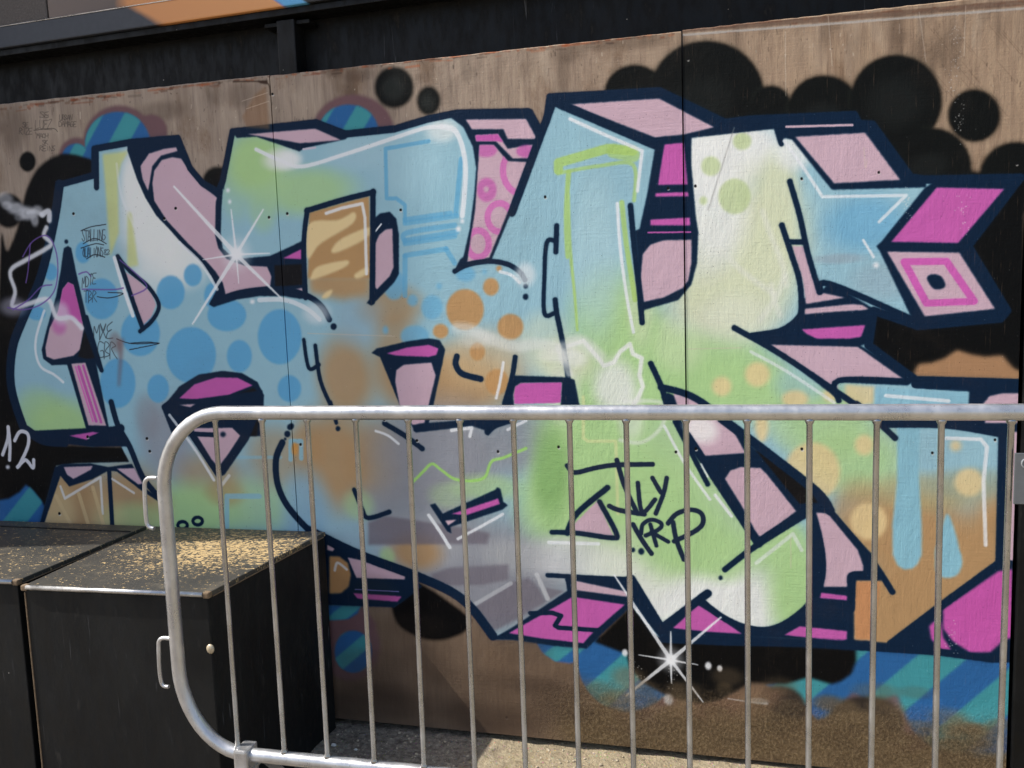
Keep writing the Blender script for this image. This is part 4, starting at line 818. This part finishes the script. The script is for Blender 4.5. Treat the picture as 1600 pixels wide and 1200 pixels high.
bar_s = [on_barrier(x, 663)[0] for x in (335, 410, 480, 556, 637, 720, 803, 890, 980, 1072, 1167, 1266, 1368, 1473, 1578)]
while bar_s[-1] < S1 - .2: bar_s.append(bar_s[-1] + .119)
rb = random.Random(8); barmesh = None
for s in bar_s:
    if barmesh is None:
        bm = bmesh.new(); add_tube(bm, [(0, 0, .012), (0, 0, .019), (0, 0, .024), (0, 0, .42), (0, 0, ZT - ZB - .024), (0, 0, ZT - ZB - .019), (0, 0, ZT - ZB - .012)], [.0100, .0086, .0060, .0060, .0060, .0086, .0100], 12); barmesh = bpy.data.meshes.new('bar'); bm.to_mesh(barmesh); bm.free(); barmesh.materials.append(MAT_BAR)
        for p in barmesh.polygons: p.use_smooth = len(p.vertices) <= 4
    o = link('bar', barmesh, bar_root); o.location = bpt(s, ZB); o.rotation_euler = (rb.uniform(-.003, .003), rb.uniform(-.003, .003), rb.uniform(0, 6))
for hk in (((246, 747), (233, 747), (227, 752), (226, 762), (227, 790), (229, 814), (233, 823), (241, 826)), ((268, 998), (255, 997), (249, 1001), (248, 1012), (249, 1040), (251, 1060), (255, 1071), (264, 1073))):
    bm = bmesh.new(); add_tube(bm, [bpt(*on_barrier(*q)) for q in smooth_pts(hk, False, 5)], .005, 12); bm_obj('hook', bm, MAT_STEEL, bar_root, True)
for s in (.012, S1 - .26):
    pr = [(-.30, .004), (-.27, .012), (-.09, .215), (-.04, .245), (.04, .245), (.09, .215), (.27, .012), (.30, .004)]
    bm = bmesh.new(); rows = []
    for k, (yy, zz) in enumerate(pr):
        rows.append([bm.verts.new(bpt(s + sx * .021, zz + GZ + dz, yy)) for sx, dz in ((-1, 0), (1, 0), (1, .007), (-1, .007))])
    for a, b_ in zip(rows, rows[1:]):
        for k in range(4): bm.faces.new((a[k], a[(k + 1) % 4], b_[(k + 1) % 4], b_[k]))
    bm.faces.new(rows[0][::-1]); bm.faces.new(rows[-1]); cl = []
    bm2 = bmesh.new(); add_box(bm2, s - .018, s + .018, -.027, .027, .185, .2835, .006)
    for v in bm2.verts: v.co = bpt(v.co.x, v.co.z, v.co.y)
    bmesh.ops.recalc_face_normals(bm2, faces=bm2.faces[:])
    ft = bm_obj('foot_clamp', bm2, MAT_STEEL, bar_root)
    bmesh.ops.recalc_face_normals(bm, faces=bm.faces[:]); bm_obj('foot', bm, MAT_STEEL, bar_root)
# name plate fixed across two bars, only its edge and first letter in view
s0, zt = on_barrier(1582, 706); s1_, zb_ = s0 + .135, on_barrier(1583, 785)[1]
bm = bmesh.new(); add_box(bm, s0, s1_, -.0135, -.0095, zb_, zt, .001)
for v in bm.verts: v.co = bpt(v.co.x, v.co.z, v.co.y)
plate = bm_obj('name_plate', bm, MAT_PLATE, bar_root)
bm = bmesh.new(); lc, lz = s0 + .019, zt - .019
add_tube(bm, [bpt(lc + .0075 * math.cos(math.radians(a)), lz + .0085 * math.sin(math.radians(a)), -.0137) for a in range(50, 311, 20)], .0016, 6)
add_tube(bm, [bpt(lc + .008, lz + .012, -.0137), bpt(lc + .008, lz - .010, -.0137)], .0016, 6); bm_obj('letter', bm, MAT_LETTER, plate)

# ------------------------------------------------------------------ loose bits on the ground
rs = random.Random(21); bm = bmesh.new()
for _ in range(900):
    xx, yy = rs.uniform(-1.2, 1.0), -abs(rs.gauss(0, .16)) - .012; r = rs.choice((.0012, .0016, .002, .003, .0045))
    m4 = Matrix.Translation((xx, yy, GZ + r * .3)) @ Matrix.Rotation(rs.uniform(0, 6), 4, 'Z') @ Matrix.Diagonal((r * rs.uniform(.8, 1.5), r, r * rs.uniform(.5, .9), 1))
    bmesh.ops.create_icosphere(bm, subdivisions=1, radius=1.0, matrix=m4)
g = bm_obj('grit', bm, MAT_STONE); tag(g, 'loose pale grit and stone chips along the foot of the boards', 'grit', kind='stuff')
for i, (pxx, pyy, lab) in enumerate(((521, 1166, 'crumpled white paper scrap on the dark ground by the box'), (556, 1173, 'small torn pale scrap lying nearer the barrier rail than the crumpled one'))):
    p = at_plane(pxx, pyy, 2, GZ); bm = bmesh.new(); bmesh.ops.create_icosphere(bm, subdivisions=2, radius=.008 if i == 0 else .005)
    for v in bm.verts: v.co = Vector((v.co.x * rs.uniform(.6, 1.5), v.co.y * rs.uniform(.6, 1.3), max(v.co.z, -.003) * rs.uniform(.3, .9)))
    o = bm_obj('paper_scrap', bm, MAT_PAPER); o.location = (p.x, p.y, GZ + .004); tag(o, lab, 'paper scrap')
